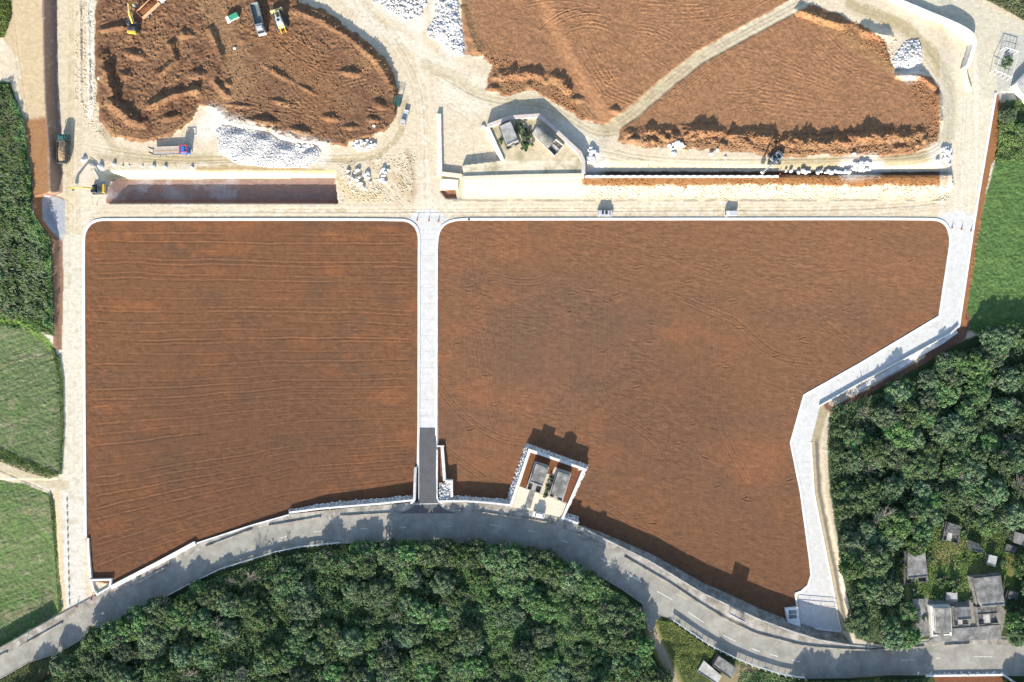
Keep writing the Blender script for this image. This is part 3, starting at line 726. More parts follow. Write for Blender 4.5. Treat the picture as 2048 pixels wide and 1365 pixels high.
# ------------------------------------------------------------------ ribbons, walls, kerbs
def resample(pts, step):
    pts = [np.array(p, float) for p in pts]; o = [pts[0]]
    for a, b in zip(pts[:-1], pts[1:]):
        n = max(1, int(np.hypot(*(b - a)[:2]) / step))
        o += [a + (b - a) * i / n for i in range(1, n + 1)]
    return o
def chaikin(pts, n=2):
    pts = [np.array(p, float) for p in pts]
    for _ in range(n):
        q_ = [pts[0]]
        for a, b in zip(pts[:-1], pts[1:]): q_ += [a * .75 + b * .25, a * .25 + b * .75]
        q_.append(pts[-1]); pts = q_
    return [tuple(p) for p in pts]
def zval(z, px, i, n):
    if callable(z): return float(z(px))
    if isinstance(z, (list, tuple)): return float(np.interp(i / max(1, n - 1), np.linspace(0, 1, len(z)), z))
    return float(z)
def wall_mesh(name, pts, width, ztop, zbot, batter=0.0, closed=False):
    """a solid wall along a measured line; width in metres, optional wider foot"""
    n = len(pts)
    T = [V3(p[0], p[1], zval(ztop, p[0], i, n)) for i, p in enumerate(pts)]
    B = [zval(zbot, p[0], i, n) for i, p in enumerate(pts)]
    bm = bmesh.new(); rings = []
    for i in range(n):
        a = T[(i - 1) % n] if (closed or i > 0) else T[i]
        c = T[(i + 1) % n] if (closed or i < n - 1) else T[i]
        d1 = (T[i] - a); d2 = (c - T[i]); d1.z = d2.z = 0
        d1 = d1.normalized() if d1.length > 1e-6 else d2.normalized()
        d2 = d2.normalized() if d2.length > 1e-6 else d1
        t = (d1 + d2).normalized(); nrm = Vector((-t.y, t.x, 0))
        k = 1 / max(.5, nrm.dot(Vector((-d1.y, d1.x, 0))))
        h = nrm * width / 2 * k; f = nrm * batter * k
        p = T[i]; b = Vector((p.x, p.y, B[i]))
        rings.append([bm.verts.new(v) for v in (p + h, p - h, b - h - f, b + h + f)])
    m = n if closed else n - 1
    for i in range(m):
        r, s_ = rings[i], rings[(i + 1) % n]
        for j in range(4): bm.faces.new((r[j], r[(j + 1) % 4], s_[(j + 1) % 4], s_[j]))
    if not closed:
        bm.faces.new(rings[0][::-1]); bm.faces.new(rings[-1])
    return bm_mesh(name, bm)
def wall(name, pts, width, ztop, zbot, mat, label=None, cat='wall', group=None, kind=None, batter=0.0, closed=False, parent=None):
    o = link(name, wall_mesh(name, pts, width, ztop, zbot, batter, closed), mat, parent)
    return tag(o, label, cat if kind is None and parent is None else None, group, kind)
def sheet(name, left, right, z, mat, kind='structure', n=None):
    """a sheet between two measured lines with equal point counts"""
    v = []
    for (a, b) in zip(left, right):
        for p in (a, b): v.append(P(p[0], p[1], z(p[0]) if callable(z) else z))
    f = [(2 * i, 2 * i + 1, 2 * i + 3, 2 * i + 2) for i in range(len(left) - 1)]
    bm = bmesh.new(); V_ = [bm.verts.new(p) for p in v]
    for q_ in f: bm.faces.new([V_[k] for k in q_])
    bmesh.ops.recalc_face_normals(bm, faces=bm.faces)
    if bm.faces and sum(fc.normal.z for fc in bm.faces) < 0: bmesh.ops.reverse_faces(bm, faces=bm.faces)
    me = bpy.data.meshes.new(name); bm.to_mesh(me); bm.free()
    return link(name, me, mat, kind=kind)
def poly_sheet(name, pts, z, mat, kind='structure', parent=None):
    bm = bmesh.new(); vs = [bm.verts.new(P(p[0], p[1], z(p[0]) if callable(z) else z)) for p in pts]
    f = bm.faces.new(vs); f.normal_update()
    if f.normal.z < 0: f.normal_flip()
    me = bpy.data.meshes.new(name); bm.to_mesh(me); bm.free()
    return link(name, me, mat, parent, kind=kind)

# the through road: asphalt, footway, barrier kerbs, painted lines
pxs = np.arange(-400, 2500, 9.0)
sheet('road', [(x, float(yB(x))) for x in pxs], [(x, float(yS(x)) + 1) for x in pxs], lambda x: zr(x) + .02, M['asphalt'])
sheet('pavement', [(x, float(yN(x)) - 1) for x in pxs], [(x, float(yB(x)) + .3) for x in pxs], lambda x: zr(x) + .045, M['pavement'])
def along(x0, x1, f, off=0, step=8):
    n = max(2, int(abs(x1 - x0) / step) + 1)
    return [(x, float(f(x)) + off) for x in np.linspace(x0, x1, n)]
for i, (a, b, lab) in enumerate([(-30, 14, 'short raised kerb planter at the far left end of the footway'), (53, 124, 'raised kerb planter beside the road below the lower green field'), (278, 333, 'raised kerb planter on the footway south of the white wall by the left field corner'),
        (410, 503, 'long raised kerb planter on the footway below the curve of the left field'), (536, 641, 'long raised kerb planter between the curve and the stone-faced wall'), (679, 783, 'long raised kerb planter left of the dark new ramp'),
        (905, 927, 'very short raised kerb planter just right of the dark new ramp'), (961, 1094, 'long raised kerb planter under the walled pair of tombs'), (1154, 1210, 'short raised kerb planter right of the walled tombs'),
        (1249, 1849, 'very long continuous raised kerb planter round the right bend of the road'), (1890, 1940, 'raised kerb planter in front of the cluster of grey tombs')]):
    wall('raised_kerb', along(a, b, yB), .35, lambda x: zr(x) + .42, lambda x: zr(x) - .1, M['pavement'], lab, 'kerb', 'raised kerb planters along the footway')
for x0, x1, f in [(1200, 1217, .42), (1255, 1283, .42), (1314, 1345, .42), (1376, 1408, .46), (1446, 1472, .5), (1504, 1520, .5), (1540, 1556, .5), (1584, 1600, .5)]:
    pts = [(x, float(yB(x) * (1 - f) + yS(x) * f)) for x in np.linspace(x0, x1, 4)]
    sheet('road_line', [(x, y - .7) for x, y in pts], [(x, y + .7) for x, y in pts], lambda x: zr(x) + .026, M['line'])
for x0, x1, f in [(560,576,.5),(628,642,.5),(980,1000,.35),(1056,1072,.35),(1120,1136,.38),(1800,1830,.45),(1872,1882,.42),(1946,1984,.4),(450,462,.5),(720,736,.5),(800,812,.5),(890,902,.5)]:
    pts = [(x, float(yB(x) * (1 - f) + yS(x) * f)) for x in np.linspace(x0, x1, 3)]
    sheet('road_line', [(x, y - .5) for x, y in pts], [(x, y + .5) for x, y in pts], lambda x: zr(x) + .026, M['line'])
for pts in [[(1352,1187),(1376,1200)]]:
    sheet('road_line', pts, [(x, y + 1.2) for x, y in pts], lambda x: zr(x) + .026, M['yline'])
wall('kerb', along(-300, 262, yS, 0), .25, lambda x: zr(x) + .12, lambda x: zr(x) - .2, M['pavement'], kind='structure')
wall('kerb', along(690, 1286, yS, 0), .3, lambda x: zr(x) + .14, lambda x: zr(x) - .2, M['pavement'], kind='structure')
wall('kerb', along(390, 578, yN, 0), .3, lambda x: zr(x) + .18, -.1, M['kerb'], kind='structure')
wall('kerb', along(0, 182, yN, 0), .3, lambda x: zr(x) + .18, -.1, M['pavement'], kind='structure')

# paved ramp that climbs from the centre road to the through road
rampx = lambda y: np.interp(y, [857, 1000, 1008, 1014, 1020, 1027], [0, 0, 3, 8, 16, 38])
rz = lambda y: np.interp(y, [857, 1005, 1030], [.08, 2.02, 2.07])
ry_ = list(np.linspace(857, 1027, 40))
v, f = [], []
for y in ry_:
    l = 838.5 - rampx(y) - (0 if y < 1000 else 0); r = 872 + rampx(y)
    if y > 1003: l, r = 835 - rampx(y), 874 + rampx(y)
    for k in range(5): v.append(P(l + (r - l) * k / 4, y, float(rz(y)) + .03 + .06 * float(np.clip((y - 1000) / 4, 0, 1))))
for i in range(len(ry_) - 1):
    for k in range(4): a = i * 5 + k; f.append((a, a + 5, a + 6, a + 1))
link('asphalt_ramp', mesh_np('asphalt_ramp', v, f), M['new_asphalt'], kind='structure')
rf = [(838, 857), (838, 1004)]
wall('ramp_bank', [(855, 858), (855, 1003)], 5.6, [-.02, 1.88], -.2, M['concrete'], kind='structure')
poly_sheet('road_line', [(826, 1008), (884, 1007), (884, 1008.3), (826, 1009.3)], 2.12, M['line'])

# white kerbs round the two fields and along the concrete roads
def kerb(pts, wd=.62, z=.16, mat='kerb', n=2):
    wall('kerb', chaikin(pts, n) if n else pts, wd, z, -.2, M[mat], kind='structure')
kerb([(171,1076),(168.5,800),(167.5,560),(167.5,480),(169.5,464),(178,449),(190,441.5),(206,439.5)], .7, .20)
kerb([(204,439.5),(798,439),(820,443),(834,455),(838,474),(838,500)], .7, .22)
kerb([(837.5,495),(837,860),(835.5,935)], .62, .3, n=0)
kerb([(872.5,893),(873,700),(873.5,500)], .62, .3, n=0)
kerb([(873.5,505),(874,488),(877,464),(889,447),(912,439.5),(940,439)], .62, .22)
kerb([(936,439),(1500,438.2),(1858,438),(1884,441),(1897,455),(1901,472),(1901,490)], .7, .22)
kerb([(1901,486),(1879,633),(1722,727),(1608.5,791),(1582,885),(1602,985),(1620,1120),(1623,1150),(1616,1172),(1602,1184),(1591,1188)], .6, .18, n=0)
kerb([(1992,186),(1958,385),(1947,455),(1918,652),(1901,669),(1890,676)], .7, .35, n=0)
wall('parapet', [(1918,652),(1901,668),(1840,702),(1780,735),(1720,767),(1640,812)], .35, .75, -.3, M['white_wall'], 'low white parapet wall edging the concrete lane above the wood', 'wall')
wall('retaining_wall', [(1913,662),(1882,684),(1840,708),(1790,738),(1745,762),(1700,784)], 1.6, -.05, -1.0, M['white_wall'], 'sloping white concrete apron below the parapet beside the wood', 'wall')
kerb([(1622,885),(1628,985),(1663,1160),(1682,1263)], .4, .15, n=0)
kerb([(1636,900),(1640,985),(1667,1120),(1686,1262)], .8, .10, 'tan_wall', 0)
wall('kerb', [(1591,1188),(1600,1256),(1682,1263)], .5, .2, -.2, M['kerb'], kind='structure')

# ------------------------------------------------------------------ stone masses
_p = (1 + 5 ** .5) / 2
ICO_V = np.array([(-1,_p,0),(1,_p,0),(-1,-_p,0),(1,-_p,0),(0,-1,_p),(0,1,_p),(0,-1,-_p),(0,1,-_p),(_p,0,-1),(_p,0,1),(-_p,0,-1),(-_p,0,1)], float); ICO_V /= np.linalg.norm(ICO_V[0])
ICO_F = np.array([(0,11,5),(0,5,1),(0,1,7),(0,7,10),(0,10,11),(1,5,9),(5,11,4),(11,10,2),(10,7,6),(7,1,8),(3,9,4),(3,4,2),(3,2,6),(3,6,8),(3,8,9),(4,9,5),(2,4,11),(6,2,10),(8,6,7),(9,8,1)])
def stones_mesh(name, cen, rad, seed=1, flat=.75, cols=None):
    rg = np.random.RandomState(seed); n = len(cen)
    cen = np.asarray(cen, float); rad = np.asarray(rad, float)
    V = ICO_V[None] * rg.uniform(.72, 1.18, (n, 12, 1))
    V = V * rg.uniform(.7, 1.2, (n, 1, 3)) * np.array([1, 1, flat])
    a = rg.uniform(0, 6.28, n); b = rg.uniform(-.5, .5, n)
    ca, sa, cb, sb = np.cos(a), np.sin(a), np.cos(b), np.sin(b)
    x, y, z = V[..., 0], V[..., 1], V[..., 2]
    y, z = y * cb[:, None] - z * sb[:, None], y * sb[:, None] + z * cb[:, None]
    x, y = x * ca[:, None] - y * sa[:, None], x * sa[:, None] + y * ca[:, None]
    V = np.stack([x, y, z], -1) * rad[:, None, None] + cen[:, None]
    F = (ICO_F[None] + 12 * np.arange(n)[:, None, None]).reshape(-1, 3)
    c = None
    if cols is not None: c = np.repeat(np.asarray(cols), 12, axis=0)
    return mesh_np(name, V.reshape(-1, 3), F, c)
M['stonev'] = attr_mat('rubble_stone', .12, 1.5, 8, .02, 6)
def stone_cols(n, seed, a=(.70, .69, .67), b=(.46, .41, .36), pb=.25):
    rg = np.random.RandomState(seed); t = (rg.rand(n) < pb) * rg.uniform(.4, 1, n)
    return (np.array(a) * (1 - t[:, None]) + np.array(b) * t[:, None]) * rg.uniform(.85, 1.12, (n, 1))
def facing(name, outer, inner, zo, zi, label=None, cat=None, parent=None, seed=1, dens=1.7, r=(.24, .48)):
    """a sloped face of dumped stone between a foot line and a top line"""
    outer, inner = resample(outer, 6), resample(inner, 6)
    m = min(len(outer), len(inner))
    outer = [outer[int(i * (len(outer) - 1) / (m - 1))] for i in range(m)]; inner = [inner[int(i * (len(inner) - 1) / (m - 1))] for i in range(m)]
    O = np.array([P(p[0], p[1], zval(zo, p[0], i, m)) for i, p in enumerate(outer)]); I_ = np.array([P(p[0], p[1], zval(zi, p[0], i, m)) for i, p in enumerate(inner)])
    rg = np.random.RandomState(seed)
    cen = []
    for i in range(m - 1):
        area = np.linalg.norm(O[i + 1] - O[i]) * np.linalg.norm((O[i] - I_[i]))
        for _ in range(max(2, int(area * dens * 3))):
            t, s_ = rg.rand(), rg.rand() ** .8
            cen.append((O[i] * (1 - t) + O[i + 1] * t) * (1 - s_) + (I_[i] * (1 - t) + I_[i + 1] * t) * s_)
    V = np.concatenate([O, I_]); n_ = len(cen)
    rad = rg.uniform(*r, n_)
    me = stones_mesh(name, cen, rad, seed, .7, stone_cols(n_, seed, (.66, .65, .64), (.36, .28, .23), .35))
    o = link(name, me, M['stonev'], parent)
    core_f = [(i, i + 1, m + i + 1, m + i) for i in range(m - 1)]
    link('stone_core', mesh_np('stone_core', V - np.array([0, 0, .08]), core_f), M['riprap'], o)
    return tag(o, label, cat, None, 'stuff' if parent else None)

# stone-faced retaining walls beside the through road
def stone_wall(nm, label, top, foot, ztop, zbot, width=.7, seed=1, mat='white_wall'):
    r = empty(nm, V3(top[0][0], top[0][1], 0), label=label, cat='wall')
    bpy.context.view_layer.update()
    off = Vector(r.location)
    o = wall('coping', top, width, ztop, zbot, M[mat], parent=r); o.location = -off
    g = facing('stone_facing', foot, top, 0.0, [zval(ztop, p[0], i, len(top)) - .35 for i, p in enumerate(top)], parent=r, seed=seed); g.location = -off
    g['kind'] = 'stuff'
    return r
zt = lambda d: (lambda x: zr(x) + d)
stone_wall('retaining_wall', 'stone-faced wall along the footway left of the dark ramp', [(578,1026),(640,1018),(700,1013),(760,1008),(826,1001)], [(581,1019),(640,1008),(700,1001),(760,997),(824,991)], zt(.35), zt(-.6), .55, 21)
stone_wall('retaining_wall', 'stone-faced wall along the footway between the dark ramp and the walled tombs', [(880,1003),(930,1003),(975,1006),(1020,1011)], [(884,990),(930,993),(975,996),(1013,999)], zt(.35), zt(-.8), .55, 22)
wall('retaining_wall', [(831,935),(829.5,965),(828.5,1000),(822,1008)], .75, [.8, 2.2, 2.45], -.2, M['white_wall'], 'short white ramp wall on the left side of the dark ramp', 'wall')
wall('retaining_wall', chaikin([(874,900),(873.5,960),(873.5,996),(877,1003),(884,1006)], 1), .5, [.9, 1.8, 2.4], -.2, M['white_wall'], 'white ramp wall on the right side of the dark ramp', 'wall')
wall('retaining_wall', [(884,893),(886.5,925),(889,962)], .9, [.9, 1.2, 1.6], -.2, M['white_wall'], 'slanted white side wall standing right of the ramp wall', 'wall')
wall('retaining_wall', [(874.5,893),(888,893)], .4, .9, -.2, M['white_wall'], 'short white end wall closing the slot beside the dark ramp', 'wall')
wall('retaining_wall', [(890,963),(903,963.5),(903.5,995)], .7, [1.9, 2.1, 2.3], -.2, M['white_wall'], 'white corner wall round the stone pocket beside the dark ramp', 'wall')
facing('rubble_pocket', [(878,966),(879,1000)], [(900,966),(901,998)], [.9, 1.9], [.9, 1.9], 'white rubble filling the pocket between ramp wall and corner wall', 'rubble', seed=29)
wall('retaining_wall', along(222, 390, yN, -1), 1.25, lambda x: zr(x) + .5, -.2, M['white_wall'], 'broad white wall along the footway at the lower left field corner', 'wall')
wall('retaining_wall', [(175.5,1077),(177,1110),(181,1160)], .65, [.5, .7], -.2, M['white_wall'], 'narrow white wall on the left edge of the left field near its lower corner', 'wall')
bx = empty('drain_box', V3(200, 1172, 0), label='small white three-sided drain box at the lower tip of the left field', cat='drain box')
bpy.context.view_layer.update(); off = Vector(bx.location)
for nm, pts, h in [('box_wall', [(179,1161),(223,1160)], .9), ('box_wall', [(221.5,1162),(219,1174)], .9), ('box_wall', [(182,1163),(187,1180),(194,1190),(222,1173)], .55)]:
    o = wall(nm, pts, .55, h, -.1, M['white_wall'], parent=bx); o.location = -off
poly_sheet('road', [(1284,1207),(1290,1238),(1297,1262),(1307,1262),(1310,1246),(1324,1233),(1348,1240),(1340,1226)], lambda x: zr(x) + .012, M['asphalt'])
# the bend: grey retaining wall under the footway above the right field
wall('retaining_wall', along(1165, 1755, yN, 0, 10), .35, lambda x: zr(x) + .18, -.3, M['light_concrete'], 'long grey retaining wall curving below the footway beside the right field', 'wall', batter=0)
sheet('wall_slope', [(x, float(yN(x)) - np.interp(x, [1160, 1300, 1500, 1700], [4, 12, 20, 20])) for x in range(1160, 1720, 10)], [(x, float(yN(x)) + 1) for x in range(1160, 1720, 10)], None, M['old_concrete']) if False else None
me_v, me_f = [], []
bx_ = list(range(1150, 1760, 8))
for x in bx_:
    wd_ = float(np.interp(x, [1150, 1200, 1300, 1450, 1560, 1700, 1760], [2, 9, 14, 20, 19, 20, 16]))
    me_v += [P(x + wd_ * .35, float(yN(x)) - wd_, -.02), P(x, float(yN(x)), float(zr(x)) + .05)]
me_f = [(2 * i, 2 * i + 1, 2 * i + 3, 2 * i + 2) for i in range(len(bx_) - 1)]
link('concrete_slope', mesh_np('concrete_slope', me_v, me_f), M['old_concrete'], kind='structure')
# walls of the yard with two tombs by the through road
ty = stone_wall('yard_wall', 'white-topped stone-faced wall round the pair of tombs by the through road', [(1021,1013),(1059,901),(1168,939),(1124,1040)], [(1014,997),(1052,887),(1177,931),(1127,1036)], 2.75, 1.5, .75, 24)
stone_wall('yard_wall', 'short stone-faced wall stub right of the walled tomb yard entrance', [(1127,1037),(1156,1048)], [(1136,1026),(1158,1033)], 2.7, 1.0, .6, 25)
poly_sheet('yard_floor', [(1027,1013),(1039,973),(1052,978),(1097,994),(1133,1009),(1124,1036)], 2.24, M['tan_wall'])
for q_ in ([(1061,906),(1076,911),(1053,979),(1039,973)], [(1099,925),(1112,930),(1102,950),(1092,947)], [(1143,943),(1163,941),(1135,1007),(1122,1003)], [(1076,909),(1160,938),(1146,946),(1070,922)]):
    poly_sheet('bare_earth', q_, 2.235 + rnd.uniform(0, .01), M['earth'])
poly_sheet('yard_path', [(1062,971),(1073,974),(1061,1017),(1048,1015)], 2.25, M['old_concrete'])

# upper work yard walls
wall('retaining_wall', [(877.5,228),(878.5,280),(880,350)], 1.25, 1.15, -.1, M['white_wall'], 'long white stub wall with tan top running north from the junction', 'wall', batter=.15)
wall('retaining_wall', [(884,347),(924,352)], 1.1, 1.2, -.1, M['tan_wall'], 'short tan wall joining the north stub wall to the tomb platform', 'wall', batter=.1)
wall('stone_block', [(881,367),(916,369)], 2.7, .9, -.1, M['white_wall'], 'big white sunlit concrete footing below the short tan wall', 'footing', batter=.2)
wall('retaining_wall', [(926,357),(1048,353),(1168,351)], 1.3, 2.2, .1, M['tan_wall'], 'long tan wall along the south side of the upper tomb enclosure', 'wall', batter=.5)
wall('retaining_wall', [(975,253),(990,286),(1006,321)], .9, 2.2, -.1, M['white_wall'], 'diagonal white wall on the west side of the upper tomb enclosure', 'wall', batter=.4)
wall('retaining_wall', [(943,325),(1004,321)], .5, 1.0, -.1, M['tan_wall'], 'low tan wall west of the upper tomb enclosure', 'wall')
wall('retaining_wall', [(975,252),(1020,235),(1078,231),(1102,252),(1135,283),(1160,306),(1167,322),(1167,346)], 1.1, 2.5, .2, M['riprap'], 'angled stone wall round the north and east of the upper tomb enclosure', 'wall', batter=.3)
rw = empty('retaining_wall', V3(1170, 354, 0), label='long thin scalloped white wall line beside the dark trench', cat='wall')
bpy.context.view_layer.update(); off = Vector(rw.location)
pts_ = [(x, 353.3 + .5 * math.sin(x * .42)) for x in np.arange(1170, 1560, 2.5)]
o = wall('wall_top', pts_, .6, 2.0, .2, M['white'], parent=rw); o.location = -off
for x in (1294, 1441): 
    o = wall('stake', [(x, 352), (x + .01, 350.8)], .12, 3.0, 1.0, M['bedtan'], parent=rw); o.location = -off
# big curved white wall top right
wall('retaining_wall', chaikin([(1760,-40),(1786,-4),(1820,10),(1860,27),(1900,43),(1930,57),(1947,70),(1951,85),(1945,105),(1936,133)], 2), 1.1, [2.9, 2.9, 2.9, 2.7, 2.3], -.2, M['white_wall'], 'tall curved white wall at the top right rounding the haul street corner', 'wall', batter=.1)
wall('retaining_wall', [(1930,134),(1934,158),(1942,182)], .8, [1.6, .9], -.2, M['tan_wall'], 'low tan stone wall below the tall curved white wall', 'wall', batter=.2)
# steps of edging under the east plots
# guard rails
def guard_rail(name, label, pts, h=1.25, step=2.0, z=None):
    pts = [tuple(p) for p in resample(pts, 6)]
    zf = lambda x: float(zr(x)) if z is None else z
    r = empty(name, V3(pts[0][0], pts[0][1], zf(pts[0][0])), label=label, cat='guard rail')
    bpy.context.view_layer.update(); off = Vector(r.location)
    o = wall('rail', pts, .10, lambda x: zf(x) + h, lambda x: zf(x) + h - .65, M['rail'], parent=r); o.location = -off
    bm = bmesh.new(); bmesh.ops.create_cube(bm, size=1); bmesh.ops.scale(bm, vec=(.13, .13, h + .08), verts=bm.verts); bmesh.ops.translate(bm, vec=(0, 0, (h + .08) / 2), verts=bm.verts)
    bmesh.ops.bevel(bm, geom=bm.edges[:], offset=.015, segments=1)
    pm = bm_mesh('post', bm); pm.materials.append(M['rail'])
    ws = [V3(p[0], p[1], zf(p[0])) for p in pts]; acc = 0; nxt = 0
    for a, b in zip(ws[:-1], ws[1:]):
        L_ = (b - a).length
        while nxt <= acc + L_:
            c = a.lerp(b, (nxt - acc) / L_); p_ = bpy.data.objects.new('post', pm); COL.objects.link(p_); p_.parent = r; p_.location = c - off + Vector((0, -.12, 0)); nxt += step
        acc += L_
    return r
guard_rail('guard_rail', 'long white guard rail between the left bend of the road and the wood', along(262, 679, yS, -1), 1.15, 3.0)
guard_rail('guard_rail', 'white guard rail right of the side path junction', along(1346, 1610, yS, -1), 1.35, 2.1)
# gate frame across the end of the east concrete lane
gt = empty('barrier_gate', V3(1596, 1190, 0), label='low brown pipe barrier across the lower end of the east concrete lane', cat='barrier')
bpy.context.view_layer.update(); off = Vector(gt.location)
gp = [(1597,1208),(1620,1210),(1644,1212),(1672,1214)]
for h in (1.15, .6):
    o = wall('bar', gp, .09, h, h - .09, M['bark'], parent=gt); o.location = -off
for p in gp:
    o = wall('post', [p, (p[0] + .6, p[1])], .09, 1.15, 0, M['bark'], parent=gt); o.location = -off
# white block with two grey shafts
wb_ = empty('drain_chamber', V3(1586, 1236, 0), label='white concrete chamber with two grey grates at the foot of the east lane', cat='drain chamber')
bpy.context.view_layer.update(); off = Vector(wb_.location)
def prism(name, pts, z0, z1, mat, parent=None, off=None):
    bm = bmesh.new()
    t = [bm.verts.new(P(p[0], p[1], z1)) for p in pts]; b_ = [bm.verts.new((v.co.x, v.co.y, z0)) for v in t]
    bm.faces.new(t); bm.faces.new(b_[::-1]); n = len(t)
    for i in range(n): bm.faces.new((t[i], b_[i], b_[(i + 1) % n], t[(i + 1) % n]))
    if off is not None: bmesh.ops.translate(bm, vec=-off, verts=bm.verts)
    return link(name, bm_mesh(name, bm), mat, parent)
prism('chamber', [(1571,1218),(1596,1215.5),(1602,1258),(1577,1254.5)], -.1, 1.1, M['kerb'], wb_, off)
for y in (1221, 1230): prism('grate', [(1577,y),(1593,y-.8),(1594,y+7),(1578,y+8)], 1.05, 1.14, M['old_concrete'], wb_, off)

# ------------------------------------------------------------------ tombs
def local_prism(bm, pts, z0, z1s):
    """pts local xy; z1s = top heights per point"""
    t = [bm.verts.new((p[0], p[1], z)) for p, z in zip(pts, z1s)]; b_ = [bm.verts.new((p[0], p[1], z0)) for p in pts]
    n = len(t); bm.faces.new(t); bm.faces.new(b_[::-1])
    for i in range(n): bm.faces.new((t[i], b_[i], b_[(i + 1) % n], t[(i + 1) % n]))
def tomb(quad, z0, hroof, label, roof='flat', mroof='old_concrete', mwall='old_concrete', yard=0.0, group=None, side='S', hw=1.0, yfloor='dark_concrete', crack=False):
    """quad = measured corners of the whole plot: back-left, back-right, front-right, front-left; yard = share of the depth that is open court in front"""
    q4 = [V3(p[0], p[1], z0 + hw * .5) for p in quad]
    bl, br, fr, fl = q4
    c = (bl + br + fr + fl) / 4; base = Vector((c.x, c.y, z0))
    r = empty('tomb', base, label=label, cat='tomb', group=group)
    L_ = lambda u, v: ((bl.lerp(br, u)).lerp(fl.lerp(fr, u), v) - c).xy
    yd = 1 - yard
    def box(nm, u0, u1, v0, v1, a, b, mat, par=r, top=None, bev=.03):
        bm = bmesh.new(); pp = [L_(u0, v0), L_(u1, v0), L_(u1, v1), L_(u0, v1)]
        local_prism(bm, pp, a, top or [b] * 4)
        if bev: bmesh.ops.bevel(bm, geom=bm.edges[:], offset=bev, segments=1)
        return link(nm, bm_mesh(nm, bm), M[mat], par)
    e = .07 if yard else 0
    ch = box('chamber', e + .02, 1 - e - .02, .03 if yard else 0.02, yd - .03, -.2, hroof - .25, mwall)
    if roof == 'flat': rf_ = box('roof', e, 1 - e, .02 if yard else 0, yd, hroof - .25, hroof, mroof)
    elif roof == 'slope': rf_ = box('roof', e, 1 - e, .02 if yard else 0, yd, hroof - .3, hroof, mroof, top=[hroof - .25, hroof - .25, hroof + .25, hroof + .25])
    else:   # ridge / barrel
        bm = bmesh.new(); n = 3 if roof == 'gable' else 9; ring = []
        for v_ in (.02 if yard else 0, yd):
            row = []
            for k in range(n):
                u_ = k / (n - 1); hh = hroof - .3 + (.75 * math.sin(math.pi * u_) if roof == 'barrel' else .6 * (1 - abs(2 * u_ - 1)))
                p_ = L_(e + (1 - 2 * e) * u_, v_); row.append(bm.verts.new((p_.x, p_.y, hh)))
            p0, p1 = L_(e, v_), L_(1 - e, v_)
            row += [bm.verts.new((p1.x, p1.y, hroof - .5)), bm.verts.new((p0.x, p0.y, hroof - .5))]
            ring.append(row)
        m_ = len(ring[0])
        for k in range(m_): bm.faces.new((ring[0][k], ring[0][(k + 1) % m_], ring[1][(k + 1) % m_], ring[1][k]))
        bm.faces.new(ring[0][::-1]); bm.faces.new(ring[1])
        rf_ = link('roof', bm_mesh('roof', bm), M[mroof], r)
    if roof in ('flat', 'slope'):
        box('parapet', e + .02, 1 - e - .02, yd - .05, yd - .01, hroof + (.26 if roof == 'slope' else .01), hroof + (.42 if roof == 'slope' else .2), mwall, rf_)
    if yard:
        t = .055
        box('yard_wall', 0, t, 0, 1, -.2, hw, mwall); box('yard_wall', 1 - t, 1, 0, 1, -.2, hw, mwall); box('yard_wall', t, 1 - t, 0, .018, -.2, hw * 1.1, mwall, bev=.02)
        box('yard_wall', t, .34, 1 - .03, 1, -.2, hw * .6, mwall); box('yard_wall', .66, 1 - t, 1 - .03, 1, -.2, hw * .6, mwall)
        box('yard_floor', t, 1 - t, yd, 1 - .03, -.2, .06, yfloor, bev=0)
        box('step', .36, .64, yd + .01, 1 - .04, .06, .22, 'light_concrete')
        box('door_slab', .42, .58, yd - .03, yd - .01 + .015, .1, min(1.2, hroof * .55), 'dark_concrete')
    if crack:
        bm = bmesh.new(); p0 = L_(.5, .35 * yd); bmesh.ops.create_cone(bm, cap_ends=True, segments=10, radius1=.16, radius2=.05, depth=.9)
        bmesh.ops.translate(bm, vec=(p0.x, p0.y, hroof + .45), verts=bm.verts); link('finial', bm_mesh('finial', bm), M['light_concrete'], r)
    return r
G1 = 'tombs in the yard by the through road'
tomb([(1070,923.5),(1098,934.5),(1080,988.5),(1051.6,979)], 2.23, 2.9, 'left tomb of the walled pair by the road, pale border walls and open court', 'flat', 'old_concrete', 'light_concrete', .30, G1, hw=1.5)
tomb([(1114,939),(1142,948),(1124,1005),(1096.5,993)], 2.23, 3.0, 'right tomb of the walled pair by the road, with a low gabled grey roof', 'gable', 'old_concrete', 'light_concrete', .16, G1, hw=1.3)
G2 = 'tombs in the upper enclosure'
tomb([(997,256),(1022.5,245.6),(1040,288.7),(1014,301)], 1.62, 2.3, 'flat pale-roofed tomb on the left of the bush in the upper enclosure', 'slope', 'light_concrete', 'old_concrete', .10, G2, hw=.6)
tomb([(1063.5,268),(1078,250),(1128,292),(1108.6,314)][1:] + [(1063.5,268)], 1.62, 2.4, 'temp', 'barrel', 'old_concrete', 'light_concrete', .30, G2, hw=1.1) if False else None
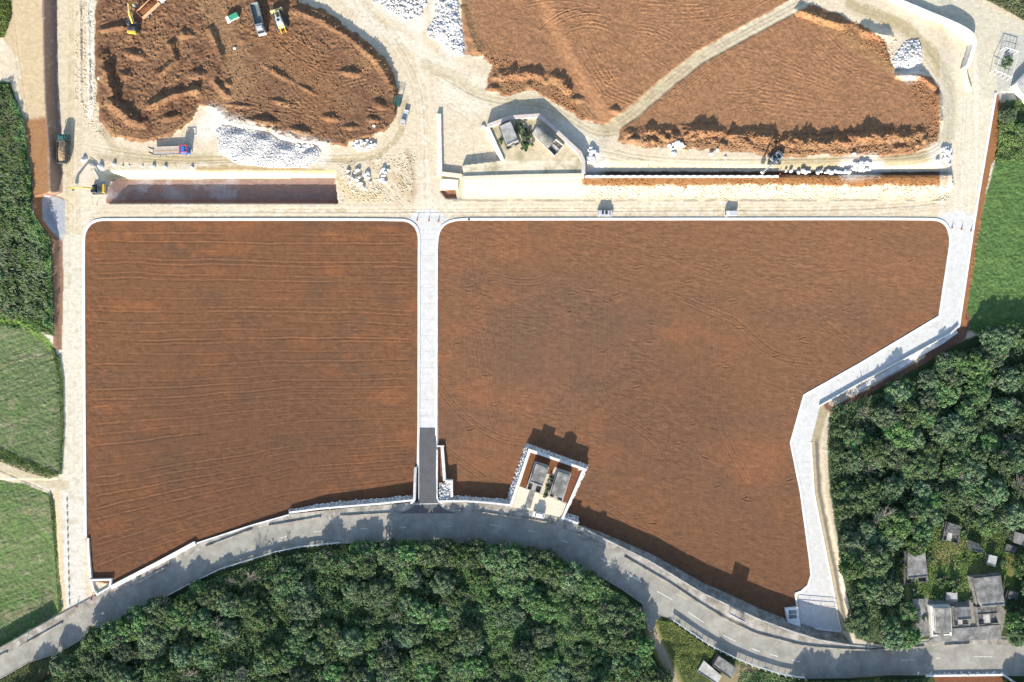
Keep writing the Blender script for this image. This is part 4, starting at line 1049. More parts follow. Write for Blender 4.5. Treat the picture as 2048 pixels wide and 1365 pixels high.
# its back faces the upper left
tomb([(1064,268),(1078,250),(1128,292),(1109,314)], 1.62, 2.5, 'vaulted grey tomb with pale court right of the bush in the upper enclosure', 'barrel', 'old_concrete', 'light_concrete', .30, G2, hw=1.1)
G3 = 'tombs in the clearing of the east wood'
zc = 3.0
tomb([(1807.5,1101),(1847.5,1099),(1855,1164),(1806,1170)], zc - .2, 1.9, 'large flat grey tomb with long side walls standing alone beside the grass', 'flat', 'old_concrete', 'dark_concrete', .20, G3, hw=1.0)
tomb([(1890,1042),(1919.7,1050.6),(1915,1088),(1882,1080)], zc - .6, 1.7, 'small blackened tomb with a broken gable and front court among the trees', 'gable', 'dark_concrete', 'dark_concrete', .48, G3, hw=1.0)
tomb([(1935.5,1079),(1957,1088),(1962,1105),(1937,1099)], zc - .5, 1.5, 'small blackened tomb half hidden in leaves right of the grass', 'slope', 'dark_concrete', 'dark_concrete', 0, G3)
tomb([(2023.5,1061),(2050,1069),(2046,1091),(2021,1083)], zc - .4, 1.9, 'grey tomb with a two-tone roof at the right picture edge', 'gable', 'old_concrete', 'dark_concrete', 0, G3)
tomb([(2013,1088),(2035,1094),(2030,1110),(2010,1104)], zc - .4, .5, 'low dark court slab in front of the tomb at the right picture edge', 'flat', 'dark_concrete', 'dark_concrete', 0, G3)
tomb([(1974.5,1108),(1991,1112),(1986,1132),(1969.5,1127)], zc - .2, 1.4, 'small plain grey block tomb behind the biggest tomb', 'flat', 'light_concrete', 'old_concrete', 0, G3)
tomb([(1937,1153),(1998,1146),(2003,1208),(1950,1212)], zc, 2.6, 'biggest grey tomb of the cluster with a sloping roof and pale rim', 'slope', 'old_concrete', 'old_concrete', .04, G3, hw=1.3)
tomb([(1890,1183.5),(1911.5,1183.5),(1911,1201),(1889,1200)], zc, 1.3, 'small pale block tomb behind the row of tombs at the road', 'flat', 'light_concrete', 'old_concrete', 0, G3)
tomb([(1858,1211),(1898,1210),(1901,1270),(1862,1273)], zc + .4, 2.5, 'long grey tomb with a bright white side wall at the left of the roadside row', 'gable', 'old_concrete', 'white_wall', .17, G3, hw=1.2)
tomb([(1902,1212),(1937,1210),(1938,1250),(1905,1252)], zc + .4, 2.0, 'middle tomb of the roadside row with a short dark front court', 'slope', 'old_concrete', 'old_concrete', .38, G3, hw=1.1)
tomb([(1949,1213),(1996,1211),(1999,1247),(1953,1251)], zc + .4, .75, 'open sunken stone court right of the roadside row of tombs', 'flat', 'dark_concrete', 'old_concrete', .55, G3, hw=1.2)
tomb([(2013,1180),(2035,1183),(2030,1202),(2008,1196)], zc + .2, 1.3, 'small mossy dark tomb at the right end beside the trees', 'flat', 'dark_concrete', 'dark_concrete', .3, G3, hw=.8)
poly_sheet('tomb_apron', [(1870,1272),(1902,1258),(2000,1250),(2004,1279),(1858,1284)], lambda x: float(zr(x)) + .052, M['old_concrete'])
poly_sheet('tomb_path', [(1824,1198),(1848,1198),(1858,1272),(1836,1276)], float(zr(1840)) + .05, M['old_concrete'])
G4 = 'tombs below the guard rail'
tomb([(1434,1307),(1470.5,1332),(1457,1352),(1421.7,1326.6)], 3.3, 2.4, 'flat brown-grey tomb roof close below the guard rail', 'flat', 'old_concrete', 'dark_concrete', 0, G4)
tomb([(1406,1319),(1442,1350),(1432,1366),(1393,1341)], 3.2, 1.3, 'mottled whitish slab tomb left of the brown-grey tomb', 'flat', 'light_concrete', 'old_concrete', 0, G4)
tomb([(1490,1368),(1540,1372),(1535,1400),(1490,1400)], 3.3, 1.0, 'pale slab at the bottom picture edge below the guard rail', 'flat', 'light_concrete', 'light_concrete', 0, G4)
# tomb corner and cage, top right
tr_ = tomb([(2025,172),(2075,120),(2130,190),(2075,240)], 0, 2.2, 'white-walled grey building corner at the upper right picture edge', 'flat', 'light_concrete', 'white_wall', .25, None, hw=1.9)
for m_ in ():
    pass
wall('retaining_wall', [(1852,1352.5),(2007,1350.5)], .6, zt(.6), zt(-.2), M['white_wall'], 'thin white-topped wall at the bottom right picture edge', 'wall')
facing('rubble_strip', [(1856,1346),(2004,1344)], [(1860,1352),(2007,1350)], 3.8, 4.3, 'strip of dumped pale stones along the bottom right wall', 'rubble', seed=31)['kind'] = 'stuff'
wall('retaining_wall', [(2007,1350),(2024,1362),(2050,1378)], .6, zt(.6), zt(-.2), M['white_wall'], 'thin white wall turning down at the bottom right picture corner', 'wall')
poly_sheet('bare_earth', [(1868,1355),(2004,1353),(2030,1420),(1880,1420)], 4.0, M['earth'])

# open steel cage at the top right
cg = empty('steel_cage', V3(2015, 115, 0), label='open white steel frame cage standing round a green shrub by the haul street', cat='cage')
bpy.context.view_layer.update(); off = Vector(cg.location)
cq = [(2011, 95), (2038, 103), (2024, 155), (1990, 140)]
for i in range(4):
    a, b = cq[i], cq[(i + 1) % 4]
    o = wall('bar', [a, b], .12, 2.5, 2.38, M['rail'], parent=cg); o.location = -off
    if i != 1:
        o = wall('bar', [a, b], .08, 1.2, 1.12, M['rail'], parent=cg); o.location = -off
    o = wall('post', [a, (a[0] + .8, a[1])], .12, 2.5, -.1, M['rail'], parent=cg); o.location = -off
for t in (.25, .5, .75):
    a = (cq[3][0] * (1 - t) + cq[2][0] * t, cq[3][1] * (1 - t) + cq[2][1] * t)
    o = wall('bar', [a, (a[0] + .6, a[1])], .08, 2.38, 0, M['rail'], parent=cg); o.location = -off
    a = (cq[0][0] * (1 - t) + cq[1][0] * t, cq[0][1] * (1 - t) + cq[1][1] * t)
    o = wall('bar', [a, (a[0] + .6, a[1])], .08, 2.38, 0, M['rail'], parent=cg); o.location = -off

# ------------------------------------------------------------------ rubble heaps and boulders
def heap(name, label, poly, n, h, r, seed, pb=.1):
    rg = np.random.RandomState(seed); a = np.array(poly, float); cen = []; rad = []
    x0, y0 = a.min(0); x1, y1 = a.max(0)
    while len(cen) < n:
        X, Y = rg.uniform(x0, x1, 400), rg.uniform(y0, y1, 400)
        ok = inpoly(X, Y, poly)
        for x, y in zip(X[ok], Y[ok]):
            d = min(float(seg_d(x, y, poly[i], poly[(i + 1) % len(poly)])) for i in range(len(poly)))
            z = gz(x, y) + h * min(1, d / 16) * (.75 + .4 * math.sin(x * .11 + y * .07)) + .05
            rr = rg.uniform(*r) * (1 if rg.rand() > .08 else 1.6)
            cen.append(P(x, y, z)); rad.append(rr)
    n = len(cen)
    return link(name, stones_mesh(name, cen, rad, seed, .85, stone_cols(n, seed, (.60, .59, .575), (.40, .36, .31), pb + .12)), M['stonev'], kind='stuff', label=label, cat='rubble')
heap('rubble_heap', 'wide heap of broken white limestone below the upper left soil plot', [(432,262),(446,252),(478,253),(540,268),(560,282),(600,292),(632,292),(642,305),(636,320),(612,335),(545,336),(470,326),(438,305)], 11000, 1.1, (.09, .24), 41, .03)
heap('rubble_heap', 'heap of large white blocks right of the pale haul fan', [(872,0),(912,-30),(918,30),(924,60),(927,112),(908,108),(880,84),(858,75),(856,62),(872,35)], 1000, .8, (.25, .62), 42, .03)
heap('rubble_heap', 'white blocks strewn at the top centre picture edge', [(735,-30),(850,-30),(852,10),(842,34),(815,42),(790,28),(745,6)], 560, .3, (.22, .5), 43, .03)
heap('rubble_heap', 'conical heap of white blocks inside the upper right bend', [(1800,100),(1812,84),(1836,80),(1843,100),(1842,122),(1815,140),(1790,136),(1785,122)], 650, 1.1, (.22, .45), 44, .04)
def clods(label, poly, n, r, col, seed, avoid=None):
    rg = np.random.RandomState(seed); a = np.array(poly, float); X = rg.uniform(a[:, 0].min(), a[:, 0].max(), n * 4); Y = rg.uniform(a[:, 1].min(), a[:, 1].max(), n * 4)
    ok = inpoly(X, Y, poly)
    i = np.clip(np.searchsorted(xs, X) - 1, 0, NX - 2); j = np.clip(np.searchsorted(ys, Y) - 1, 0, NY - 2)
    ok &= (n_mid[j, i] + n_sml[j, i] * .6 + rg.uniform(-.5, .5, len(X))) > .02
    if avoid is not None: ok &= avoid[j, i] > 15
    X, Y, i, j = X[ok][:n], Y[ok][:n], i[ok][:n], j[ok][:n]; n = len(X)
    rad = rg.uniform(0, 1, n) ** 2.2 * (r[1] - r[0]) + r[0]
    z = Z[j, i] + rad * .2; k = 1 - z / HC
    cen = np.stack([(X - CX) * S * k, (CY - Y) * S * k, z], 1)
    c = C[j, i] * rg.uniform(.75, 1.25, (n, 1))
    return link('soil_clods', stones_mesh('soil_clods', cen, rad, seed, .8, c), M['stonev'], kind='stuff', label=label, cat='clods')
clods('loose clods of brown earth over the left soil plot', SOIL_A, 5500, (.06, .36), None, 61)
clods('loose clods along the long berm of the right soil plot', [(1240,262),(1300,256),(1600,268),(1860,250),(1884,240),(1872,285),(1830,306),(1620,311),(1400,300),(1290,296)], 4500, (.08, .36), None, 62)
clods('loose clods along the upper left rim of the right soil plot', [(930,60),(960,112),(1000,120),(1130,150),(1170,242),(1120,214),(1060,182),(1010,192),(972,180),(982,132)], 2200, (.08, .36), None, 63)
clods('loose clods along the curved far rim of the right soil plot', [(1600,14),(1700,40),(1742,62),(1790,70),(1800,145),(1862,152),(1884,240),(1850,250),(1820,180),(1760,110),(1640,50)], 2400, (.08, .36), None, 64)
clods('pale stone crumbs along the foot of the retaining slope', [(1165,354),(1900,352),(1900,400),(1165,400)], 3500, (.06, .26), None, 65)
clods('brown stones scattered right of the long pit', [(675,330),(830,300),(832,405),(680,405)], 1300, (.06, .26), None, 66)
clods('stones scattered beside the west haul road', [(150,-30),(190,-30),(196,230),(215,280),(170,250),(150,200)], 1800, (.06, .26), None, 67)
def boulder_mesh(seed):
    bm = bmesh.new(); bmesh.ops.create_icosphere(bm, subdivisions=2, radius=1)
    rg = random.Random(seed)
    dirs = [Vector((rg.gauss(0, 1), rg.gauss(0, 1), rg.gauss(0, 1))).normalized() for _ in range(9)]; cut = [rg.uniform(.62, .9) for _ in dirs]
    for v_ in bm.verts:
        for d, c in zip(dirs, cut):
            t = v_.co.dot(d)
            if t > c: v_.co -= d * (t - c)
        v_.co *= rg.uniform(.96, 1.04)
    me = bm_mesh('boulder', bm); me.materials.append(M['stone']); return me
BM = [boulder_mesh(s_) for s_ in range(7)]
nb = [0]
def boulder(px, py, r, label, group, zoff=0):
    o = bpy.data.objects.new('boulder', BM[nb[0] % 7]); nb[0] += 1
    COL.objects.link(o); z = gz(px, py) + r * .35 + zoff
    o.location = P(px, py, z); o.scale = (r * rnd.uniform(.85, 1.25), r * rnd.uniform(.8, 1.1), r * rnd.uniform(.65, .95)); o.rotation_euler = (rnd.uniform(-.4, .4), rnd.uniform(-.4, .4), rnd.uniform(0, 6))
    tag(o, label, 'boulder', group)
def pile(cx, cy, rx, ry, n, r, label, group):
    for k in range(n):
        a, q_ = rnd.uniform(0, 6.28), math.sqrt(rnd.random())
        boulder(cx + rx * q_ * math.cos(a), cy + ry * q_ * math.sin(a), rnd.uniform(*r), label, group, (1 - q_) * .5)
pile(728, 290, 24, 11, 34, (.4, .75), 'white boulder in the heap at the lower right of the left soil plot', 'boulders heaped by the left soil plot')
pile(1353, 292, 17, 8, 22, (.4, .8), 'white boulder in the heap left on the long soil berm', 'boulders heaped on the berm')
pile(1724, 333, 21, 10, 32, (.45, .85), 'white boulder in the heap at the right end of the boulder row', 'boulders heaped at the end of the row')
pile(1893, 308, 12, 15, 30, (.4, .8), 'white boulder in the heap at the far right turn of the haul track', 'boulders heaped at the right turn')
pile(1183, 312, 12, 16, 20, (.5, 1.0), 'white boulder in the heap right of the upper tomb enclosure', 'boulders heaped by the upper tomb enclosure')
pile(612, 298, 20, 8, 14, (.5, .9), 'big white boulder on the wide white rubble heap', 'boulders on the rubble heap')
pile(712, 358, 32, 20, 22, (.4, .8), 'white boulder scattered right of the long pit', 'boulders scattered right of the pit')
pile(770, 352, 12, 18, 14, (.35, .8), 'white boulder in the loose line near the centre track', 'boulders by the centre track')
for k, x in enumerate([1572,1582,1597,1606,1612,1618,1636,1643,1651,1657,1663,1671,1676,1683,1690,1697]):
    boulder(x, 344 + rnd.uniform(-2.5, 2), rnd.uniform(.55, .9), 'white boulder in the straight row right of the excavator by the trench', 'boulders in the row by the trench', .6)
for x, y, r, lab in [(168,319,.9,'white boulder at the left end of the line above the pit'),(201,334,1.0,'largest round white boulder above the left part of the pit'),(228,329,.7,'white boulder with a tall shadow above the pit'),(307,334,.7,'white boulder just below the blue truck'),(330,335,.7,'white boulder right of the one below the blue truck'),(384,335,.6,'white boulder at the right end of the line above the pit'),
                     (245,333,.4,'small white stone between the boulders above the pit'),(258,332,.35,'tiny white stone in the line above the pit'),(285,333,.35,'tiny white stone left of the boulders below the blue truck'),(185,330,.5,'tan-white boulder between the two left boulders above the pit'),
                     (1423,308,.8,'lone white boulder on the pale track right of the berm heap'),(1435,300,.6,'small boulder beside the lone one on the pale track'),(1451,315,.4,'small white stone left of the trench excavator'),(1347,307,.9,'white boulder lying just below the heap on the berm'),
                     (198,157,.5,'lone white stone at the left edge of the left soil plot'),(1708,308,.75,'white boulder a little above the heap at the row end'),(1875,322,.8,'white boulder left of the heap at the right turn'),(1898,330,.8,'white boulder below the heap at the right turn'),(748,252,.5,'tan stone near the right edge of the left soil plot'),(469,97,.5,'pale stone below the green-tarped truck'),(967,254,.7,'dark lump lying left of the upper tomb enclosure')]:
    boulder(x, y, r, lab, 'single boulders about the site')

M['rimorange'] = paint('pale_orange_paint', (.62, .36, .22), .5)
# ------------------------------------------------------------------ vehicles
def bx3(bm, c, s_, ry=0, taper=None, bev=.04, rz=0):
    r_ = bmesh.ops.create_cube(bm, size=1); vs = r_['verts']
    bmesh.ops.scale(bm, vec=s_, verts=vs)
    if taper:
        for v_ in vs:
            if v_.co.z > 0: v_.co.x *= taper[0]; v_.co.y *= taper[1]; v_.co.x += taper[2] if len(taper) > 2 else 0
    if ry: bmesh.ops.rotate(bm, verts=vs, matrix=Matrix.Rotation(ry, 3, 'Y'))
    if rz: bmesh.ops.rotate(bm, verts=vs, matrix=Matrix.Rotation(rz, 3, 'Z'))
    bmesh.ops.translate(bm, vec=c, verts=vs)
    if bev:
        es = list({e for v_ in vs for e in v_.link_edges})
        bmesh.ops.bevel(bm, geom=es, offset=min(bev, min(s_) * .3), segments=2, profile=.6)
def part(name, mat, parent, boxes, **k):
    bm = bmesh.new()
    for b_ in boxes: bx3(bm, *b_[:2], **(b_[2] if len(b_) > 2 else {}))
    return link(name, bm_mesh(name, bm), M[mat], parent, **k)
def cyl(name, mat, parent, c, r, d, axis='Y', seg=18):
    bm = bmesh.new(); bmesh.ops.create_cone(bm, cap_ends=True, segments=seg, radius1=r, radius2=r, depth=d)
    if axis == 'Y': bmesh.ops.rotate(bm, verts=bm.verts, matrix=Matrix.Rotation(math.pi / 2, 3, 'X'))
    if axis == 'X': bmesh.ops.rotate(bm, verts=bm.verts, matrix=Matrix.Rotation(math.pi / 2, 3, 'Y'))
    bmesh.ops.bevel(bm, geom=[e for e in bm.edges if len(e.link_faces) == 2 and any(len(f_.verts) > 4 for f_ in e.link_faces)], offset=d * .12, segments=1)
    bmesh.ops.translate(bm, vec=c, verts=bm.verts)
    return link(name, bm_mesh(name, bm), M[mat], parent)
def wheels(root, xs_, y, r, wd=.3):
    for x in xs_:
        for s_ in (-1, 1):
            t = cyl('wheel', 'black', root, (x, s_ * y, r), r, wd)
            cyl('hub', 'silver', t, (x, s_ * (y + wd * .5), r), r * .45, .04)
def place(root, px, py, heading, z=None):
    """heading in degrees, picture convention: 0 = right, 90 = up"""
    z0 = gz(px, py) if z is None else z
    root.location = P(px, py, z0); root.rotation_euler = (0, 0, math.radians(heading))
def car(label, px, py, hd, L_=4.4, W_=1.7, H_=1.75, mat='silver', van=True):
    r = empty('parked_car', (0, 0, 0), label=label, cat='car')
    part('body', mat, r, [((0, 0, .62), (L_, W_, .72), dict(bev=.18)), ((-.25 if van else -.1, 0, 1.25), (L_ * (.82 if van else .6), W_ * .92, H_ - .95), dict(taper=(.86, .84, -.05), bev=.12))])
    xw = L_ * .30 if van else L_ * .22
    part('windshield', 'glass', r, [((xw, 0, 1.30), (.75, W_ * .78, .06), dict(ry=.75, bev=.01))])
    part('rear_window', 'glass', r, [((-L_ * .455 + .12, 0, 1.30), (.5, W_ * .7, .05), dict(ry=-1.15, bev=.01))])
    for s_ in (-1, 1): part('side_window', 'glass', r, [((-.25, s_ * W_ * .425, 1.32), (L_ * .6, .05, .38), dict(bev=.01))])
    if van: part('sunroof', 'glass', r, [((.35, 0, H_ - .08), (.75, W_ * .55, .03), dict(bev=.01)), ((-.75, 0, H_ - .08), (.6, W_ * .55, .03), dict(bev=.01))])
    for s_ in (-1, 1):
        part('headlight', 'white', r, [((L_ / 2 - .06, s_ * W_ * .36, .72), (.12, .32, .18))])
        part('mirror', mat, r, [((xw + .05, s_ * (W_ / 2 + .08), 1.05), (.14, .2, .14))])
    wheels(r, (-L_ * .3, L_ * .31), W_ / 2 - .12, .31, .2)
    place(r, px, py, hd); return r
car('silver grey minivan with dark roof windows parked on the pale road above the right field', 1209, 428, 0, 4.6, 1.75, 1.9, 'silver')
car('small white van parked in the entrance of the walled tomb yard', 1078, 1030, 194, 3.6, 1.55, 1.9, 'white', z_ := None) if False else None
wv = car('small white van parked in the entrance of the walled tomb yard', 1077, 1029, 168, 3.6, 1.55, 1.95, 'white', False)
wv.location.z = 2.24
def kei_truck(label, px, py, hd, mat='white', bedmat='silver', L_=3.5, box=False, load=None, H_=1.8):
    r = empty('small_truck', (0, 0, 0), label=label, cat='truck')
    W_ = 1.5
    part('cab', mat, r, [((L_ * .36, 0, .95), (L_ * .27, W_, 1.1), dict(taper=(.8, .9, -.08), bev=.12)), ((L_ * .3, 0, 1.6), (L_ * .2, W_ * .85, .14), dict(bev=.06))])
    part('windshield', 'glass', r, [((L_ * .465, 0, 1.25), (.6, W_ * .8, .05), dict(ry=1.1, bev=.01))])
    part('chassis', 'dgrey', r, [((0, 0, .42), (L_ * .94, W_ * .7, .22))])
    bw = .06
    bd = part('cargo_bed', bedmat, r, [((-L_ * .14, 0, .68), (L_ * .68, W_, .08)), ((-L_ * .14, W_ / 2, .86), (L_ * .68, bw, .32)), ((-L_ * .14, -W_ / 2, .86), (L_ * .68, bw, .32)), ((-L_ * .48, 0, .86), (bw, W_, .32)), ((L_ * .2, 0, .9), (bw, W_, .45))])
    if load: part('load', load, bd, [((-L_ * .14, 0, 1.1), (L_ * .66, W_ * 1.02, .85 if box else .4), dict(bev=.1, taper=(.97, .92)))])
    wheels(r, (-L_ * .3, L_ * .34), W_ / 2 - .1, .28, .18)
    place(r, px, py, hd); return r
kei_truck('small white truck with grey box bed on the pale road above the right field', 1460, 428.5, 180, 'white', 'silver', 3.6, True, 'silver')
kei_truck('small white truck with a bright green tarp on its bed in the left soil plot', 467, 39, 206, 'white', 'white', 4.2, True, 'green')
kei_truck('silver pickup truck with an open bed beside the centre track', 810, 237, 254, 'silver', 'silver', 4.8)
def dump_truck(label, px, py, hd, L_=8.6, W_=2.5, mcab='grey', mbed='greyteal', load=None, deck=False, crane=None, z=None, bedh=1.25):
    r = empty('dump_truck', (0, 0, 0), label=label, cat='truck')
    cl = 2.1
    part('chassis', 'dgrey', r, [((0, 0, .85), (L_ * .95, .95, .32)), ((-L_ * .1, 0, .7), (L_ * .5, W_ * .85, .2))])
    cb = part('cab', mcab, r, [((L_ / 2 - cl / 2 - .05, 0, 1.65), (cl, W_ * .96, 1.8), dict(taper=(.82, .92, -.1), bev=.15))])
    part('windshield', 'glass', r, [((L_ / 2 - .2, 0, 2.05), (.9, W_ * .8, .05), dict(ry=1.32, bev=.01))])
    part('roof_deflector', 'silver' if mcab == 'grey' else mcab, cb, [((L_ / 2 - cl * .62, 0, 2.72), (cl * .55, W_ * .7, .3), dict(taper=(.8, .9), bev=.08))])
    for s_ in (-1, 1):
        part('mirror', 'black', r, [((L_ / 2 - .35, s_ * (W_ / 2 + .2), 2.1), (.12, .3, .5))]); part('headlight', 'white', r, [((L_ / 2 - .02, s_ * W_ * .38, 1.0), (.08, .35, .2))])
    part('front_bumper', mcab if mcab != 'grey' else 'white', r, [((L_ / 2 + .02, 0, .65), (.25, W_, .35), dict(bev=.08))])
    bl_ = L_ - cl - .45; bc = -L_ / 2 + bl_ / 2
    if deck:
        bd = part('flat_deck', mbed, r, [((bc, 0, 1.22), (bl_, W_, .14)), ((bc, W_ / 2, 1.34), (bl_, .07, .16)), ((bc, -W_ / 2, 1.34), (bl_, .07, .16))])
        part('deck_board', 'soilload', bd, [((bc, 0, 1.30), (bl_ * .82, .34, .03), dict(bev=0))])
        for s_ in (-1, 1): part('loading_ramp', 'dgrey', r, [((-L_ / 2 - .05, s_ * .75, 2.2), (.12, .42, 2.1), dict(ry=-.12))])
        part('headboard', mcab, r, [((bc + bl_ / 2 + .05, 0, 1.9), (.1, W_, 1.3))])
        part('crane_frame', 'red', r, [((bc + bl_ / 2 + .35, 0, 2.2), (.25, W_ * .9, .25)), ((L_ / 2 - 1.1, -W_ * .42, 2.85), (cl + .6, .16, .16)), ((L_ / 2 - 1.1, W_ * .42, 2.85), (cl + .6, .16, .16)), ((L_ / 2 + .12, 0, 2.85), (.16, W_ * .98, .16)), ((bc + bl_ / 2 + .35, 0, 2.85), (.2, W_ * .9, .16))])
    else:
        t = .09
        bd = part('dump_bed', mbed, r, [((bc, 0, 1.18), (bl_, W_, .12)), ((bc, W_ / 2, 1.2 + bedh / 2), (bl_, t, bedh)), ((bc, -W_ / 2, 1.2 + bedh / 2), (bl_, t, bedh)), ((-L_ / 2, 0, 1.2 + bedh / 2), (t, W_, bedh)), ((bc + bl_ / 2, 0, 1.25 + bedh * .55), (t, W_, bedh * 1.15)), ((bc + bl_ / 2 + .25, 0, 1.3 + bedh * 1.1), (.55, W_ * .96, .08))])
        for k in range(5):
            for s_ in (-1, 1): part('bed_rib', mbed, bd, [((-L_ / 2 + .4 + k * bl_ / 5, s_ * (W_ / 2 + .08), 1.2 + bedh / 2), (.12, .09, bedh * .95), dict(bev=.01))])
        if load:
            bm = bmesh.new(); bmesh.ops.create_grid(bm, x_segments=26, y_segments=10, size=.5)
            for v_ in bm.verts:
                x_, y_ = v_.co.x, v_.co.y
                v_.co = Vector((bc + x_ * (bl_ - .2), y_ * (W_ - .2), 1.2 + bedh * (.55 + .75 * math.cos(x_ * 2.9) * math.cos(y_ * 2.9)) + rnd.uniform(-.12, .12)))
            link('load', bm_mesh('load', bm), M[load], bd)
    wheels(r, (-L_ * .36, -L_ * .21, L_ * .33), W_ / 2 - .22, .52, .36)
    place(r, px, py, hd, z); return r
dump_truck('dark green dump truck loaded with pale earth on the west haul road', 132.5, 301, 88, 9.0, 2.5, 'dgreen', 'dgrey', 'soilload')
dump_truck('grey dump truck with an empty steel bed in the left soil plot', 520, 43, 284, 9.2, 2.5, 'grey', 'greyteal')
dump_truck('cream dump truck with a rust-red rimmed bed leaving through the top picture edge', 309, 16, 43, 9.4, 2.5, 'white', 'rimorange', 'earth')
dump_truck('blue truck with a long dusty flat deck and red crane frame above the pit', 346, 304, 2, 11.2, 2.5, 'blue', 'bedtan', deck=True)
# dark slatted container
ct = empty('slatted_cage', (0, 0, 0), label='dark green slatted steel crate at the right edge of the left soil plot', cat='crate')
part('base', 'dgreen', ct, [((0, 0, .15), (2.6, 2.2, .2))]); part('frame', 'dgreen', ct, [((sx * 1.25, sy * 1.05, 1.0), (.12, .12, 1.8)) for sx in (-1, 1) for sy in (-1, 1)])
for k in range(7): part('slat', 'dgreen', ct, [((0, -1.05 + k * .35, 1.9), (2.6, .14, .07))])
for k in range(4):
    for s_ in (-1, 1): part('slat', 'dgreen', ct, [((0, s_ * 1.08, .45 + k * .4), (2.6, .05, .16))])
place(ct, 795, 205, 80)
def excavator(label, px, py, hd, mats, boom, arm, bucket, body_rel=0, z=None, s_=1.0):
    """hd = direction of the boom; body_rel = tracks relative to the boom; boom/arm = (length, pitch degrees)"""
    r = empty('excavator', (0, 0, 0), label=label, cat='excavator')
    mb, mc, mh = mats
    R_ = Matrix.Rotation(math.radians(body_rel), 3, 'Z')
    for sgn in (-1, 1):
        bm = bmesh.new(); bx3(bm, (0, sgn * 1.15, .42), (3.9, .58, .8), bev=.28)
        for k in range(15): bx3(bm, (-1.75 + k * .25, sgn * 1.15, .84), (.16, .6, .06), bev=0)
        bmesh.ops.rotate(bm, verts=bm.verts, matrix=R_)
        link('track', bm_mesh('track', bm), M['dgrey'], r)
    part('undercarriage', 'dgrey', r, [((0, 0, .7), (2.2, 1.9, .5))])
    ho = part('house', mh, r, [((-.45, 0, 1.45), (3.0, 2.6, .85), dict(bev=.12)), ((-1.2, 0, 2.05), (1.3, 2.4, .45), dict(bev=.1))])
    part('counterweight', mb, r, [((-2.05, 0, 1.5), (.75, 2.6, 1.1), dict(bev=.3))])
    part('engine_grille', 'black', ho, [((-1.15, 0, 2.29), (.9, 1.5, .05)), ((-.2, -.75, 1.9), (.9, .8, .06))]); cyl('exhaust_pipe', 'silver', ho, (-1.5, -.8, 2.55), .08, .6, 'Z')
    cabo = part('cab', mc, r, [((.45, .83, 2.1), (1.55, .95, 1.5), dict(taper=(.9, .9), bev=.12))])
    part('cab_window', 'glass', cabo, [((.45, .83, 2.855), (.8, .55, .03)), ((1.23, .83, 2.1), (.04, .7, 1.0), dict(ry=.05))])
    x, z_ = .6, 1.75
    def seg(nm, x0, z0, ln, pitch, w0, mat):
        a = math.radians(pitch); x1, z1 = x0 + ln * math.cos(a), z0 + ln * math.sin(a)
        o = part(nm, mat, r, [(((x0 + x1) / 2, -.05, (z0 + z1) / 2), (ln, .42, w0), dict(ry=-a, bev=.06))])
        return x1, z1, o
    bl2 = boom[0]
    x1, z1, bo = seg('boom', x, z_, bl2 * .5, boom[1] + 14, .6, mb); x2, z2, bo2 = seg('boom_tip', x1, z1, bl2 * .5, boom[1] - 16, .5, mb)
    for sy in (-.32, .22): part('hydraulic_cylinder', 'silver', r, [((x + bl2 * .28, sy, z_ + bl2 * .28 * math.sin(math.radians(boom[1])) - .05), (bl2 * .45, .12, .12), dict(ry=-math.radians(boom[1] + 4), bev=.02))])
    x3, z3, ar = seg('arm', x2, z2, arm[0], arm[1], .4, mb)
    part('arm_cylinder', 'silver', ar, [(((x2 + x1) / 2 + .1, -.05, (z2 + z1) / 2 + .5), (bl2 * .45, .12, .12), dict(ry=-math.radians(boom[1] - 12), bev=.02))])
    bm = bmesh.new(); bx3(bm, (x3 - .25, -.05, z3 - .45), (1.0, 1.05, .95), bev=.25, taper=(.6, 1))
    link('bucket', bm_mesh('bucket', bm), M[bucket], r)
    r.scale = (s_, s_, s_)
    place(r, px, py, hd, z); return r
excavator('yellow and black excavator with its boom reaching to the cream dump truck', 271, 56, 84, ('yellow', 'dgrey', 'dgrey'), (5.6, 36), (2.9, -60), 'grey', 6)
excavator('yellow excavator with a long black boom pointing left at the end of the pit', 200, 380.5, 181, ('yellow', 'glass', 'dgrey'), (5.6, 26), (3.2, -38), 'grey', 2, z=0.0)
excavator('grey green excavator with its arm lowered to the white wall line by the trench', 1547, 321, 226, ('greyteal', 'grey', 'grey'), (6.4, 52), (4.4, -70), 'light_concrete', -45)
# the wheel loader / crawler in the left plot
ld = empty('bulldozer', (0, 0, 0), label='faded yellow crawler machine with a white roof right of the grey dump truck', cat='bulldozer')
for s_ in (-1, 1):
    bm = bmesh.new(); bx3(bm, (0, s_ * 1.15, .5), (4.4, .6, .95), bev=.3)
    for k in range(16): bx3(bm, (-1.95 + k * .26, s_ * 1.15, 1.0), (.16, .62, .06), bev=0)
    link('track', bm_mesh('track', bm), M['dgrey'], ld)
bd_ = part('body', 'pyellow', ld, [((1.0, 0, 1.35), (2.6, 1.4, 1.0), dict(bev=.12)), ((-1.0, 0, 1.25), (2.2, 1.7, .9), dict(bev=.1))]); part('engine_grille', 'dgrey', bd_, [((1.2, 0, 1.87), (1.5, .7, .04))])
cb_ = part('cab', 'silver', ld, [((-.7, 0, 2.2), (1.5, 1.6, 1.3), dict(taper=(.92, .92), bev=.1))]); part('cab_window', 'glass', cb_, [((-.7, 0, 2.86), (.6, .7, .04)), ((.06, 0, 2.2), (.04, 1.2, .8))])
part('blade', 'pyellow', ld, [((2.9, 0, .8), (.3, 3.3, 1.2), dict(bev=.1)), ((2.4, 1.3, .6), (1.6, .16, .25)), ((2.4, -1.3, .6), (1.6, .16, .25))])
